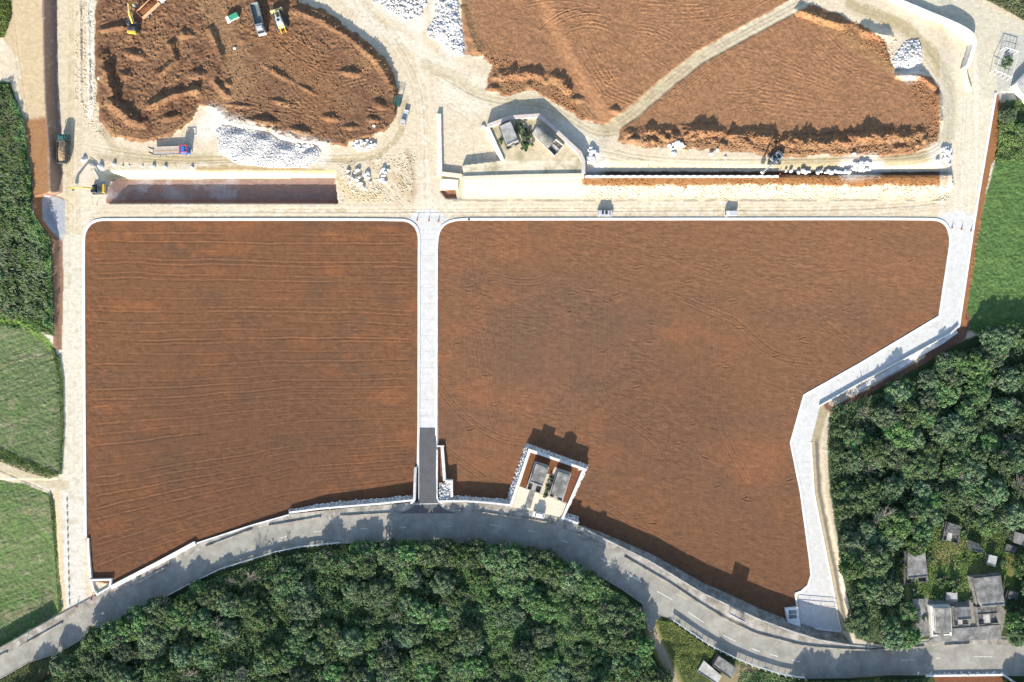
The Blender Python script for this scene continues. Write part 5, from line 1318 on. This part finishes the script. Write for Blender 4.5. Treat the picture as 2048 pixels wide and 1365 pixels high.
for s_ in (-1, 1): part('ripper', 'yellow', ld, [((-2.6, s_ * .6, .9), (.8, .25, .4)), ((-2.95, s_ * .6, .5), (.2, .2, .9))])
part('exhaust_pipe', 'dgrey', bd_, [((1.4, .45, 2.2), (.14, .14, .7))])
place(ld, 562, 45, 108); ld.scale = (1.15, 1.15, 1.15)

# ------------------------------------------------------------------ cones and pegs
def cone_proto(h, r):
    bm = bmesh.new(); bmesh.ops.create_cone(bm, cap_ends=True, segments=14, radius1=r, radius2=r * .25, depth=h); bmesh.ops.translate(bm, vec=(0, 0, h / 2 + .04), verts=bm.verts)
    a = bm_mesh('cone_body', bm); a.materials.append(M['red'])
    bm = bmesh.new(); bx3(bm, (0, 0, .02), (r * 2.6, r * 2.6, .05), bev=.01); b_ = bm_mesh('cone_base', bm); b_.materials.append(M['dgrey']); return a, b_
CP = cone_proto(.95, .16)
def cone(px, py, label, z=None, sc=1.0):
    z0 = gz(px, py) if z is None else z
    r = empty('traffic_cone', P(px, py, z0), label=label, cat='cone', group='traffic cones about the site')
    a = bpy.data.objects.new('cone_body', CP[0]); b_ = bpy.data.objects.new('cone_base', CP[1])
    for o in (a, b_): COL.objects.link(o); o.parent = r
    r.scale = (sc, sc, sc)
for x, y, s_ in [(834,441,'left'),(857.5,442,'middle'),(877,443,'right')]: cone(x, y, f'{s_} cone of the three across the top of the centre road', .1)
for x, y, s_ in [(1904,456,'left'),(1923,459,'middle'),(1942,462,'right')]: cone(x, y, f'{s_} cone of the three across the top of the east concrete road', .1, 1.05)
for x, y, s_ in [(831,1024.5,'left'),(856,1024,'middle'),(878,1023.5,'right')]: cone(x, y, f'{s_} red cone of the three at the foot of the dark ramp', 2.1)
for x, y, s_ in [(154,1213,'left'),(183,1199,'middle'),(190,1191,'right')]: cone(x, y, f'{s_} post-like cone of the three where the west gravel road meets the footway', float(zr(x)) + .05, 1.2)
for x in [194, 221, 267, 303, 342, 376, 416, 452, 494, 532, 578, 622, 670]:
    tag(cone(x, 409.5, 'small red marker cone on the lower rim of the long pit', 0, .55), None)
for o in COL.objects:
    if o.get('label') == 'small red marker cone on the lower rim of the long pit': o['group'] = 'red markers along the pit rim'
cone(1559, 349, 'red and white marker at the end of the thin white wall line', 1.0, 1.2)
# lane of white stones along the west gravel road
for k in range(15):
    y = 1000 + k * 14.6
    pts = [(131.5 + k * .35, y), (131.7 + k * .35, y + 6)]
    wall('kerb_stone', pts, .35, .45, -.1, M['white_wall'], 'white kerb block in the dotted line along the lower west gravel road', 'kerb block', 'white blocks along the west gravel road')
# roadside board on the bend
sg = empty('road_sign', V3(1471, 1231, 3.5), label='long roadside sign board seen edge-on on the footway of the right bend', cat='sign')
bpy.context.view_layer.update(); off = Vector(sg.location)
a_, b_ = V3(1456, 1223, 3.55), V3(1486, 1239, 3.6)
ln_ = (b_ - a_); an_ = math.atan2(ln_.y, ln_.x); mid_ = (a_ + b_) / 2
M['signblue'] = paint('violet_blue_sign', (.16, .14, .42), .4)
for nm, mt, dy, sz in (('sign_panel', 'white', 0, (ln_.length, .10, 2.0)), ('sign_backing', 'signblue', .08, (ln_.length * .98, .05, 1.9))):
    bm = bmesh.new(); bx3(bm, (0, dy, 1.75), sz, bev=.01); bmesh.ops.rotate(bm, verts=bm.verts, matrix=Matrix.Rotation(an_, 3, 'Z')); bmesh.ops.translate(bm, vec=mid_ - off, verts=bm.verts); link(nm, bm_mesh(nm, bm), M[mt], sg)
for t in (.08, .5, .92):
    bm = bmesh.new(); bx3(bm, (0, 0, 1.3), (.12, .12, 2.7), bev=.01); bmesh.ops.translate(bm, vec=a_.lerp(b_, t) - off, verts=bm.verts); link('post', bm_mesh('post', bm), M['steel'], sg)
# road lamps
def lamp(px, py, label, h=6.0):
    z0 = float(zr(px)); r = empty('street_lamp', P(px, py, z0), label=label, cat='street lamp')
    cyl('pole', 'steel', r, (0, 0, h / 2), .08, h, 'Z', 10); part('lamp_arm', 'steel', r, [((0, .6, h - .05), (.08, 1.3, .08))]); part('lamp_head', 'rail', r, [((0, 1.2, h - .1), (.25, .6, .14))])
lamp(54, 1283, 'slim lamp post on the footway at the left end of the road', 3.6)

# ------------------------------------------------------------------ trees, shrubs, grass
NPR = np.random.RandomState(77)
def leaves(cen, size, up=.55, rg=NPR):
    """quads facing mostly outward/up"""
    n = len(cen)
    nrm = rg.normal(size=(n, 3)); nrm /= np.linalg.norm(nrm, axis=1)[:, None]; nrm[:, 2] = np.abs(nrm[:, 2]) + up
    nrm /= np.linalg.norm(nrm, axis=1)[:, None]
    t = np.cross(nrm, rg.normal(size=(n, 3))); t /= np.linalg.norm(t, axis=1)[:, None] + 1e-9
    b = np.cross(nrm, t)
    s_ = (np.asarray(size) * rg.uniform(.7, 1.3, n))[:, None]
    t = t * s_ * .62; b = b * s_ * .42
    V = np.stack([cen - t, cen + b, cen + t, cen - b], 1).reshape(-1, 3)
    F = np.arange(n * 4).reshape(-1, 4)
    return V, F
def crown_points(R, H, nclump, per, rg, zc=.62):
    cen = []; col = []
    for k in range(nclump):
        a = rg.uniform(0, 6.28); q_ = math.sqrt(rg.rand()) * R * .92
        top = H * (1 - .26 * (q_ / R) ** 2) * rg.uniform(.8, 1.05)
        cz = top - rg.uniform(.4, 1.3)
        r_ = rg.uniform(.5, 1.0) * R * .24
        d = rg.normal(size=(per, 3)); d /= np.linalg.norm(d, axis=1)[:, None]; d[:, 2] = np.abs(d[:, 2]) * .9 - .25
        rad = r_ * rg.uniform(.55, 1.08, per)[:, None]
        p = d * rad * np.array([1, 1, .85]) + np.array([q_ * math.cos(a), q_ * math.sin(a), cz])
        cen.append(p)
        tone = rg.uniform(.65, 1.35); yel = rg.uniform(0, 1)
        base = np.array([.052, .125, .046]) * (1 - yel) + np.array([.120, .190, .068]) * yel
        if rg.rand() < .07: base = np.array([.13, .14, .095])
        col.append(base * tone * rg.uniform(.75, 1.25, (per, 1)))
    return np.concatenate(cen), np.concatenate(col)
def leaf_mesh(name, pts, cols, size, up=.55):
    V, F = leaves(pts, size, up)
    return mesh_np(name, V, F, np.repeat(cols, 4, axis=0))
def tube(bm, pts, rads, seg=6):
    rings = []
    for i, (p, r_) in enumerate(zip(pts, rads)):
        d = (Vector(pts[min(i + 1, len(pts) - 1)]) - Vector(pts[max(i - 1, 0)])).normalized()
        u = d.orthogonal().normalized(); v_ = d.cross(u)
        rings.append([bm.verts.new(Vector(p) + (u * math.cos(6.2832 * k / seg) + v_ * math.sin(6.2832 * k / seg)) * r_) for k in range(seg)])
    for a, b in zip(rings[:-1], rings[1:]):
        for k in range(seg): bm.faces.new((a[k], a[(k + 1) % seg], b[(k + 1) % seg], b[k]))
def trunk_mesh(H, R, rg):
    bm = bmesh.new(); tube(bm, [(0, 0, -.2), (rg.uniform(-.1, .1), .05, H * .3), (0, 0, H * .62)], [.2, .15, .09], 8)
    for k in range(5):
        a = rg.uniform(0, 6.28); z0 = H * rg.uniform(.25, .45)
        tube(bm, [(0, 0, z0), (math.cos(a) * R * .35, math.sin(a) * R * .35, z0 + H * .2), (math.cos(a) * R * .7, math.sin(a) * R * .7, z0 + H * .36)], [.09, .06, .025])
    return bm_mesh('trunk', bm)
def branch_mesh(H, R, rg, n=26, mat='twig'):
    bm = bmesh.new(); tube(bm, [(0, 0, -.2), (.05, 0, H * .5), (0, .05, H * .8)], [.13, .09, .05], 6)
    for k in range(n):
        a = rg.uniform(0, 6.28); z0 = H * rg.uniform(.4, .8); l = R * rg.uniform(.4, 1)
        p1 = Vector((math.cos(a) * l * .5, math.sin(a) * l * .5, z0 + H * .14)); p2 = Vector((math.cos(a + .2) * l, math.sin(a + .2) * l, min(H * 1.04, z0 + H * .3)))
        tube(bm, [(0, 0, z0), p1, p2], [.05, .035, .012], 4)
        for j in range(4):
            b = a + rg.uniform(-1, 1); s0 = p1.lerp(p2, rg.uniform(0, 1)); tube(bm, [s0, s0 + Vector((math.cos(b) * l * .35, math.sin(b) * l * .35, rg.uniform(.0, .4)))], [.025, .01], 3)
    me = bm_mesh('branches', bm); me.materials.append(M[mat]); return me
protos = []
for k in range(9):
    rg = np.random.RandomState(200 + k); R_ = rg.uniform(2.7, 3.5); H_ = rg.uniform(3.7, 5.4)
    p, c = crown_points(R_, H_, 130, 46, rg)
    cm = leaf_mesh('crown', p, c, .31, .75); cm.materials.append(M['leaf'])
    tm = trunk_mesh(H_, R_, rg); tm.materials.append(M['bark'])
    protos.append((cm, tm, R_, H_))
bare = []
for k in range(4):
    rg = random.Random(300 + k); bare.append((branch_mesh(4.6, 2.6, rg), None, 2.5, 4.6))
small = []
for k in range(4):
    rg = np.random.RandomState(400 + k); p, c = crown_points(1.5, 1.6, 18, 55, rg)
    cm = leaf_mesh('foliage', p, c, .30); cm.materials.append(M['leaf']); small.append(cm)
def tree(px, py, label, group, sc=1.0, dead=False, z=None):
    z0 = (gz(px, py) if z is None else z)
    pr = bare[rnd.randrange(4)] if dead else protos[rnd.randrange(9)]
    r = empty('bare_tree' if dead else 'broadleaf_tree', P(px, py, z0), rnd.uniform(0, 6.28), label=label, cat='tree', group=group)
    r.scale = (sc, sc, sc * rnd.uniform(.9, 1.12))
    for nm, me in (('branches' if dead else 'crown', pr[0]), ('trunk', pr[1])):
        if me is None: continue
        o = bpy.data.objects.new(nm, me); COL.objects.link(o); o.parent = r
    if dead:
        k = rnd.randrange(4); o = bpy.data.objects.new('crown', small[k]); COL.objects.link(o); o.parent = r; o.location = (0, 0, 1.9); o.scale = (1.2, 1.2, 1.1)
    return r
WS = [(-30,1420),(88,1372),(128,1318),(180,1278),(262,1242),(380,1180),(441,1150),(551,1116),(679,1098),(760,1096),(900,1096),(1000,1104),(1100,1122),(1200,1163),(1249,1192),(1272,1215),(1282,1262),(1294,1300),(1318,1340),(1340,1372),(1342,1410)]
WE = [(2080,672),(1985,690),(1930,700),(1880,725),(1820,762),(1770,785),(1700,802),(1662,822),(1654,880),(1662,985),(1676,1080),(1686,1150),(1702,1210),(1708,1262),(1740,1282),(1806,1278),(1824,1240),(1808,1192),(1788,1160),(1790,1090),(1850,1082),(1876,1036),(1900,1026),(1930,1042),(1970,1072),(2004,1066),(2016,1040),(2080,1050)]
WE2 = [(2052,1110),(2022,1118),(2036,1160),(2044,1210),(2010,1240),(2008,1268),(2030,1285),(2080,1290)]
WW = [(-40,215),(20,210),(40,250),(42,330),(40,380),(20,430),(-40,440)]
def scatter(poly, sp, seed, jit=.42):
    rg = random.Random(seed); a = np.array(poly); o = []
    y = a[:, 1].min(); row = 0
    while y < a[:, 1].max():
        x = a[:, 0].min() + (sp / 2 if row % 2 else 0)
        while x < a[:, 0].max():
            px, py = x + rg.uniform(-jit, jit) * sp, y + rg.uniform(-jit, jit) * sp
            if inpoly(np.array([px]), np.array([py]), poly)[0]: o.append((px, py))
            x += sp
        y += sp * .87; row += 1
    return o
spots = [(x, y, 'S') for x, y in scatter(WS, 31, 1)] + [(x, y, 'E') for x, y in scatter(WE, 31, 2)] + [(x, y, 'E') for x, y in scatter(WE2, 26, 3)] 
rnd2 = random.Random(9)
info = []
for x, y, w_ in spots:
    holes = fbm_hole = 0
    d_open = min(abs(y - yS(x)), 400)
    sc = rnd2.choice([rnd2.uniform(.55, .8), rnd2.uniform(.75, 1.1), rnd2.uniform(1.0, 1.38)])
    if w_ == 'S' and 470 < x < 700 and y > 1150 and rnd2.random() < .12: sc *= .6
    info.append([x, y, w_, sc, rnd2.random() < .06])
for x in list(range(790, 1190, 27)) + list(range(205, 330, 30)):
    info.append([x + rnd2.uniform(-6, 6), float(yS(x)) + 16, 'S', rnd2.uniform(1.28, 1.5), False])
for x in range(1965, 2060, 26): info.append([x, 676, 'E', 1.2, False])
for x in list(range(1600, 1850, 28)) + [2020, 2050]: info.append([x, 1384 + rnd2.uniform(-4, 4), 'R', rnd2.uniform(1.25, 1.4), False])
info_sorted = sorted(info, key=lambda t: -t[3])
dead_l = [t for t in info_sorted if t[4]]; live = [t for t in info_sorted if not t[4]]
for x, y, w_, sc, _ in live[:300]:
    if w_ == 'R': tree(x, y, 'tall green tree at the bottom picture edge below the right part of the road', 'trees below the road at the right', sc)
    elif w_ == 'S': tree(x, y, 'dense green broadleaf tree crown in the wood south of the through road', 'trees of the south wood', sc)
    else: tree(x, y, 'dense green broadleaf tree crown in the wood beside the east lane', 'trees of the east wood', sc)
for x, y, w_, sc, _ in dead_l:
    if w_ == 'S': tree(x, y, 'grey half-bare tree with thin twigs in the wood south of the through road', 'half-bare trees of the south wood', sc, True)
    else: tree(x, y, 'grey half-bare tree with thin twigs in the wood beside the east lane', 'half-bare trees of the east wood', sc, True)
FINE = [(890,1100),(1000,1108),(1100,1126),(1200,1168),(1249,1196),(1272,1225),(1282,1262),(1294,1300),(1318,1340),(1335,1372),(900,1372)]
undergrowth_todo = FINE
# the rest of the canopy and the undergrowth as one mass
AV, AC, AS = [], [], []
for x, y, w_, sc, _ in live[300:]:
    rg = np.random.RandomState(int(x * 7 + y)); p, c = crown_points(2.6 * sc, 4.3 * sc, 24, 55, rg)
    AV.append(p + np.array(P(x, y, gz(x, y)))); AC.append(c)
if AV:
    link('wood_canopy', leaf_mesh('wood_canopy', np.concatenate(AV), np.concatenate(AC), .40), M['leaf'], kind='stuff', label='smaller green crowns filling the gaps of the woods', cat='canopy')
def undergrowth(name, label, poly, n, size, hmax, cols, seed, up=.5, lump=1.0, cat='undergrowth'):
    rg = np.random.RandomState(seed); a = np.array(poly, float); X = np.empty(0); Y = np.empty(0)
    while len(X) < n:
        x = rg.uniform(a[:, 0].min(), a[:, 0].max(), n * 2); y = rg.uniform(a[:, 1].min(), a[:, 1].max(), n * 2); ok = inpoly(x, y, poly)
        X = np.concatenate([X, x[ok]]); Y = np.concatenate([Y, y[ok]])
    X, Y = X[:n], Y[:n]
    i = np.clip(np.searchsorted(xs, X) - 1, 0, NX - 2); j = np.clip(np.searchsorted(ys, Y) - 1, 0, NY - 2)
    T = rg.rand(64, 64)
    def vnoise(s_):
        u, v_ = X / s_ + 100, Y / s_ + 100; iu, iv = np.floor(u).astype(int), np.floor(v_).astype(int); fu, fv = u - iu, v_ - iv
        fu = fu * fu * (3 - 2 * fu); fv = fv * fv * (3 - 2 * fv)
        g = lambda p_, q_: T[q_ % 64, p_ % 64]
        return (g(iu, iv) * (1 - fu) + g(iu + 1, iv) * fu) * (1 - fv) + (g(iu, iv + 1) * (1 - fu) + g(iu + 1, iv + 1) * fu) * fv
    lumpy = vnoise(11) * .6 + vnoise(26) * .4
    z = Z[j, i] + hmax * (lumpy ** lump) * (1 - rg.rand(n) ** 2 * .35)
    k = 1 - z / HC
    pts = np.stack([(X - CX) * S * k, (CY - Y) * S * k, z], 1)
    t = vnoise(17)[:, None] * .7 + rg.rand(n, 1) * .3
    cols = np.array(cols); c = (cols[0] * (1 - t) + cols[1] * t); m = rg.rand(n) < .14
    if len(cols) > 2: c[m] = cols[2]
    c = c * rg.uniform(.7, 1.3, (n, 1))
    return link(name, leaf_mesh(name, pts, c, size, up), M['leaf'], kind='stuff', label=label, cat=cat)
dk = [(.040, .100, .038), (.110, .185, .060), (.17, .18, .10)]
undergrowth('undergrowth', 'low dark undergrowth between the trees of the south wood', WS, 130000, .32, 4.3, dk, 1)
undergrowth('undergrowth', 'fine leafy scrub filling the right part of the south wood', FINE, 70000, .34, 4.8, [(.045, .11, .036), (.11, .19, .055), (.17, .19, .10)], 21, .7, .8)
undergrowth('undergrowth', 'low dark undergrowth between the trees of the east wood', WE, 75000, .32, 4.2, dk, 2)
undergrowth('undergrowth', 'grassy edge growth round the east clearing of tombs', [(1790,1090),(1850,1085),(1870,1040),(1925,1030),(2020,1060),(2050,1110),(2036,1150),(2010,1140),(2008,1160),(1936,1150),(1935,1205),(1850,1195),(1845,1270),(1826,1274),(1805,1190),(1790,1160)], 14000, .26, .9, [(.075, .12, .03), (.12, .18, .045), (.22, .19, .09)], 3)
undergrowth('verge_grass', 'weedy grass verge between the side path and the guard rail', [(1312,1240),(1346,1246),(1405,1287),(1432,1304),(1418,1320),(1395,1338),(1380,1372),(1345,1310),(1325,1280)], 9000, .25, 1.2, [(.09, .13, .03), (.14, .19, .04), (.24, .20, .06)], 4)
undergrowth('verge_grass', 'bushy verge below the right end of the guard rail', [(1480,1345),(1512,1342),(1600,1364),(1700,1362),(1850,1358),(1850,1400),(1470,1400)], 9000, .3, 1.6, dk, 5)
undergrowth('verge_grass', 'grass strip between the road and the wood at the lower left corner', [(-20,1372),(56,1330),(118,1311),(128,1320),(85,1350),(40,1400),(-20,1400)], 5000, .24, .6, [(.09, .14, .04), (.15, .20, .06), (.24, .21, .11)], 6)
undergrowth('verge_grass', 'tangled green growth on the west bank beside the haul road', [(-30,165),(16,170),(40,235),(46,290),(56,350),(60,395),(58,425),(68,440),(96,480),(100,560),(103,640),(106,668),(40,636),(-30,628)], 48000, .34, 2.6, [(.025, .070, .022), (.09, .175, .042), (.15, .19, .08)], 7, .6, 1.8)
undergrowth('verge_grass', 'dense weeds at the top left picture corner', [(-30,-30),(20,-30),(22,30),(8,72),(-30,90)], 4000, .3, 1.0, [(.08, .13, .035), (.13, .19, .05), (.2, .2, .1)], 8)
undergrowth('verge_grass', 'leafy growth beside the red strip at the right picture edge', [(2012,200),(1998,230),(1996,290),(1990,325),(2075,320),(2075,200)], 9000, .34, 1.8, [(.06, .11, .03), (.11, .17, .045), (.16, .16, .09)], 9)
undergrowth('verge_grass', 'tall rough grass at the top right picture corner', [(1935,-30),(1938,-16),(1988,8),(2060,48),(2075,60),(2075,-30)], 6000, .35, .9, [(.09, .14, .045), (.14, .18, .06), (.22, .2, .1)], 10)
undergrowth('hedge_growth', 'bushy green hedge line on the edge of the upper left green field', [(100,690),(116,712),(124,760),(126,860),(121,946),(117,946),(121,860),(118,760),(104,705)], 2200, .26, .5, [(.06, .11, .03), (.12, .19, .05)], 11)
undergrowth('hedge_growth', 'bushy green hedge line on the edge of the lower left green field', [(96,985),(108,1010),(114,1090),(120,1170),(124,1222),(117,1225),(110,1120),(103,1040)], 3000, .26, .7, [(.07, .12, .04), (.13, .19, .055)], 12)
undergrowth('hedge_growth', 'bushy margin between the farm lane and the upper left green field', [(-20,890),(40,915),(100,940),(118,952),(98,958),(50,944),(-20,915)], 3500, .25, .6, [(.07, .12, .035), (.13, .19, .06)], 13)
# cane-like grass on the west bank: long leaning blades
def blades(name, label, poly, n, ln, cols, seed, zoff=1.0):
    rg = np.random.RandomState(seed); a = np.array(poly, float); X = rg.uniform(a[:, 0].min(), a[:, 0].max(), n * 3); Y = rg.uniform(a[:, 1].min(), a[:, 1].max(), n * 3)
    ok = inpoly(X, Y, poly); X, Y = X[ok][:n], Y[ok][:n]; n = len(X)
    pts = np.array([P(x, y, gz(x, y) + rg.uniform(.3, 1) * zoff) for x, y in zip(X, Y)])
    az = rg.normal(.25, .45, n) + (rg.rand(n) < .4) * math.pi; l = rg.uniform(.5, 1, n) * ln
    d = np.stack([np.cos(az) * l, -np.sin(az) * l, rg.uniform(.0, .45, n) * l], 1); s_ = np.stack([np.sin(az), np.cos(az), 0 * az], 1) * .06
    V = np.stack([pts - s_, pts + s_, pts + d + s_ * .2, pts + d - s_ * .2], 1).reshape(-1, 3)
    t = rg.rand(n, 1); c = np.array(cols[0]) * (1 - t) + np.array(cols[1]) * t
    return link(name, mesh_np(name, V, np.arange(4 * n).reshape(-1, 4), np.repeat(c, 4, axis=0)), M['leaf'], kind='stuff', label=label, cat='tall grass')
blades('cane_grass', 'long pale cane blades leaning over the west bank growth', [(-20,340),(40,350),(52,400),(50,430),(90,500),(96,600),(90,640),(-20,630)], 1500, 1.8, [(.10, .17, .05), (.28, .28, .19)], 1, 2.2)
blades('cane_grass', 'sparse grass blades on the upper part of the west bank growth', [(-20,180),(20,185),(44,290),(50,350),(-20,340)], 1200, 1.5, [(.10, .17, .05), (.25, .27, .15)], 2, 1.8)
WVEG = [(-15,175),(12,180),(36,245),(44,290),(50,350),(52,400),(50,430),(84,490),(92,560),(94,640),(60,636),(-15,618)]
undergrowth('verge_grass', 'bright leafy belt along the edge of the west bank growth', [(20,180),(46,235),(54,300),(62,360),(62,420),(100,480),(104,560),(106,660),(86,650),(80,560),(74,500),(40,440),(40,380),(34,310),(20,240)], 14000, .34, 1.6, [(.05, .13, .03), (.11, .22, .045)], 15, .6, 1.2)
# single shrubs
def shrub(px, py, label, sc=1.0, z=None, me=None, sy=1.0, rz=0):
    z0 = gz(px, py) if z is None else z
    r = empty('shrub', P(px, py, z0), rz, label=label, cat='shrub'); r.scale = (sc, sc * sy, sc)
    o = bpy.data.objects.new('foliage', me or small[rnd.randrange(4)]); COL.objects.link(o); o.parent = r
    bm = bmesh.new(); tube(bm, [(0, 0, -.1), (0, .02, .6), (.03, 0, 1.1)], [.06, .05, .02]); link('stem', bm_mesh('stem', bm), M['bark'], r)
for (x, y) in scatter(WVEG, 30, 12):
    r = shrub(x, y, 'rounded green shrub in the growth on the west bank', rnd.uniform(1.0, 1.9)); 
for o in COL.objects:
    if o.get('label') == 'rounded green shrub in the growth on the west bank': o['group'] = 'shrubs on the west bank'
shrub(1037, 256, 'bush at the top of the green gap between the two upper tombs', 1.15, 1.6)
shrub(1050, 272, 'broad bush in the middle of the gap between the two upper tombs', 1.7, 1.6)
shrub(1052, 294, 'bush at the lower end of the gap between the two upper tombs', 1.35, 1.6)
shrub(1003, 284, 'small bush left of the flat pale-roofed upper tomb', .8, 1.6)
shrub(1103, 960, 'dark green bush between the pair of walled tombs, upper one', .85, 2.25)
shrub(1096, 977, 'dark green bush between the pair of walled tombs, middle one', .85, 2.25)
shrub(1091, 991, 'small green bush between the pair of walled tombs, lowest one', .6, 2.25)
shrub(2012, 128, 'green shrub growing inside the open white steel cage', 1.3, 0)
for x, y, sc_, lab in [(1868,1192,1.2,'shrub at the corner above the white-sided tomb'),(1942,1196,.9,'small shrub squeezed left of the biggest tomb'),(2004,1170,1.3,'bushy shrub right behind the biggest tomb'),(1928,1120,1.0,'low shrub in the middle of the clearing'),(1800,1128,1.5,'shrub leaning on the left wall of the lone large tomb'),(1858,1120,.9,'small shrub right of the lone large tomb'),
                      (1926,1066,1.2,'shrub crowding the right side of the blackened gabled tomb'),(1950,1112,.9,'shrub in front of the half hidden blackened tomb'),(2002,1126,1.1,'shrub right of the plain grey block tomb'),(1826,1182,1.1,'shrub just below the lone large tomb'),(2020,1215,1.3,'shrub right of the sunken stone court'),(1848,1236,.9,'shrub beside the grey path left of the roadside row')]:
    shrub(x, y, lab, sc_)
shrub(1903, 1168, 'bright leafy shrub above the small pale block tomb', 1.9)
shrub(1878, 1162, 'bright leafy shrub left of the one above the block tomb', 1.6)
tree(2006, 235, 'tree standing beside the red strip near the white-walled building', None, .75)
tree(2035, 262, 'tree at the right picture edge above the bright green field', None, .85)
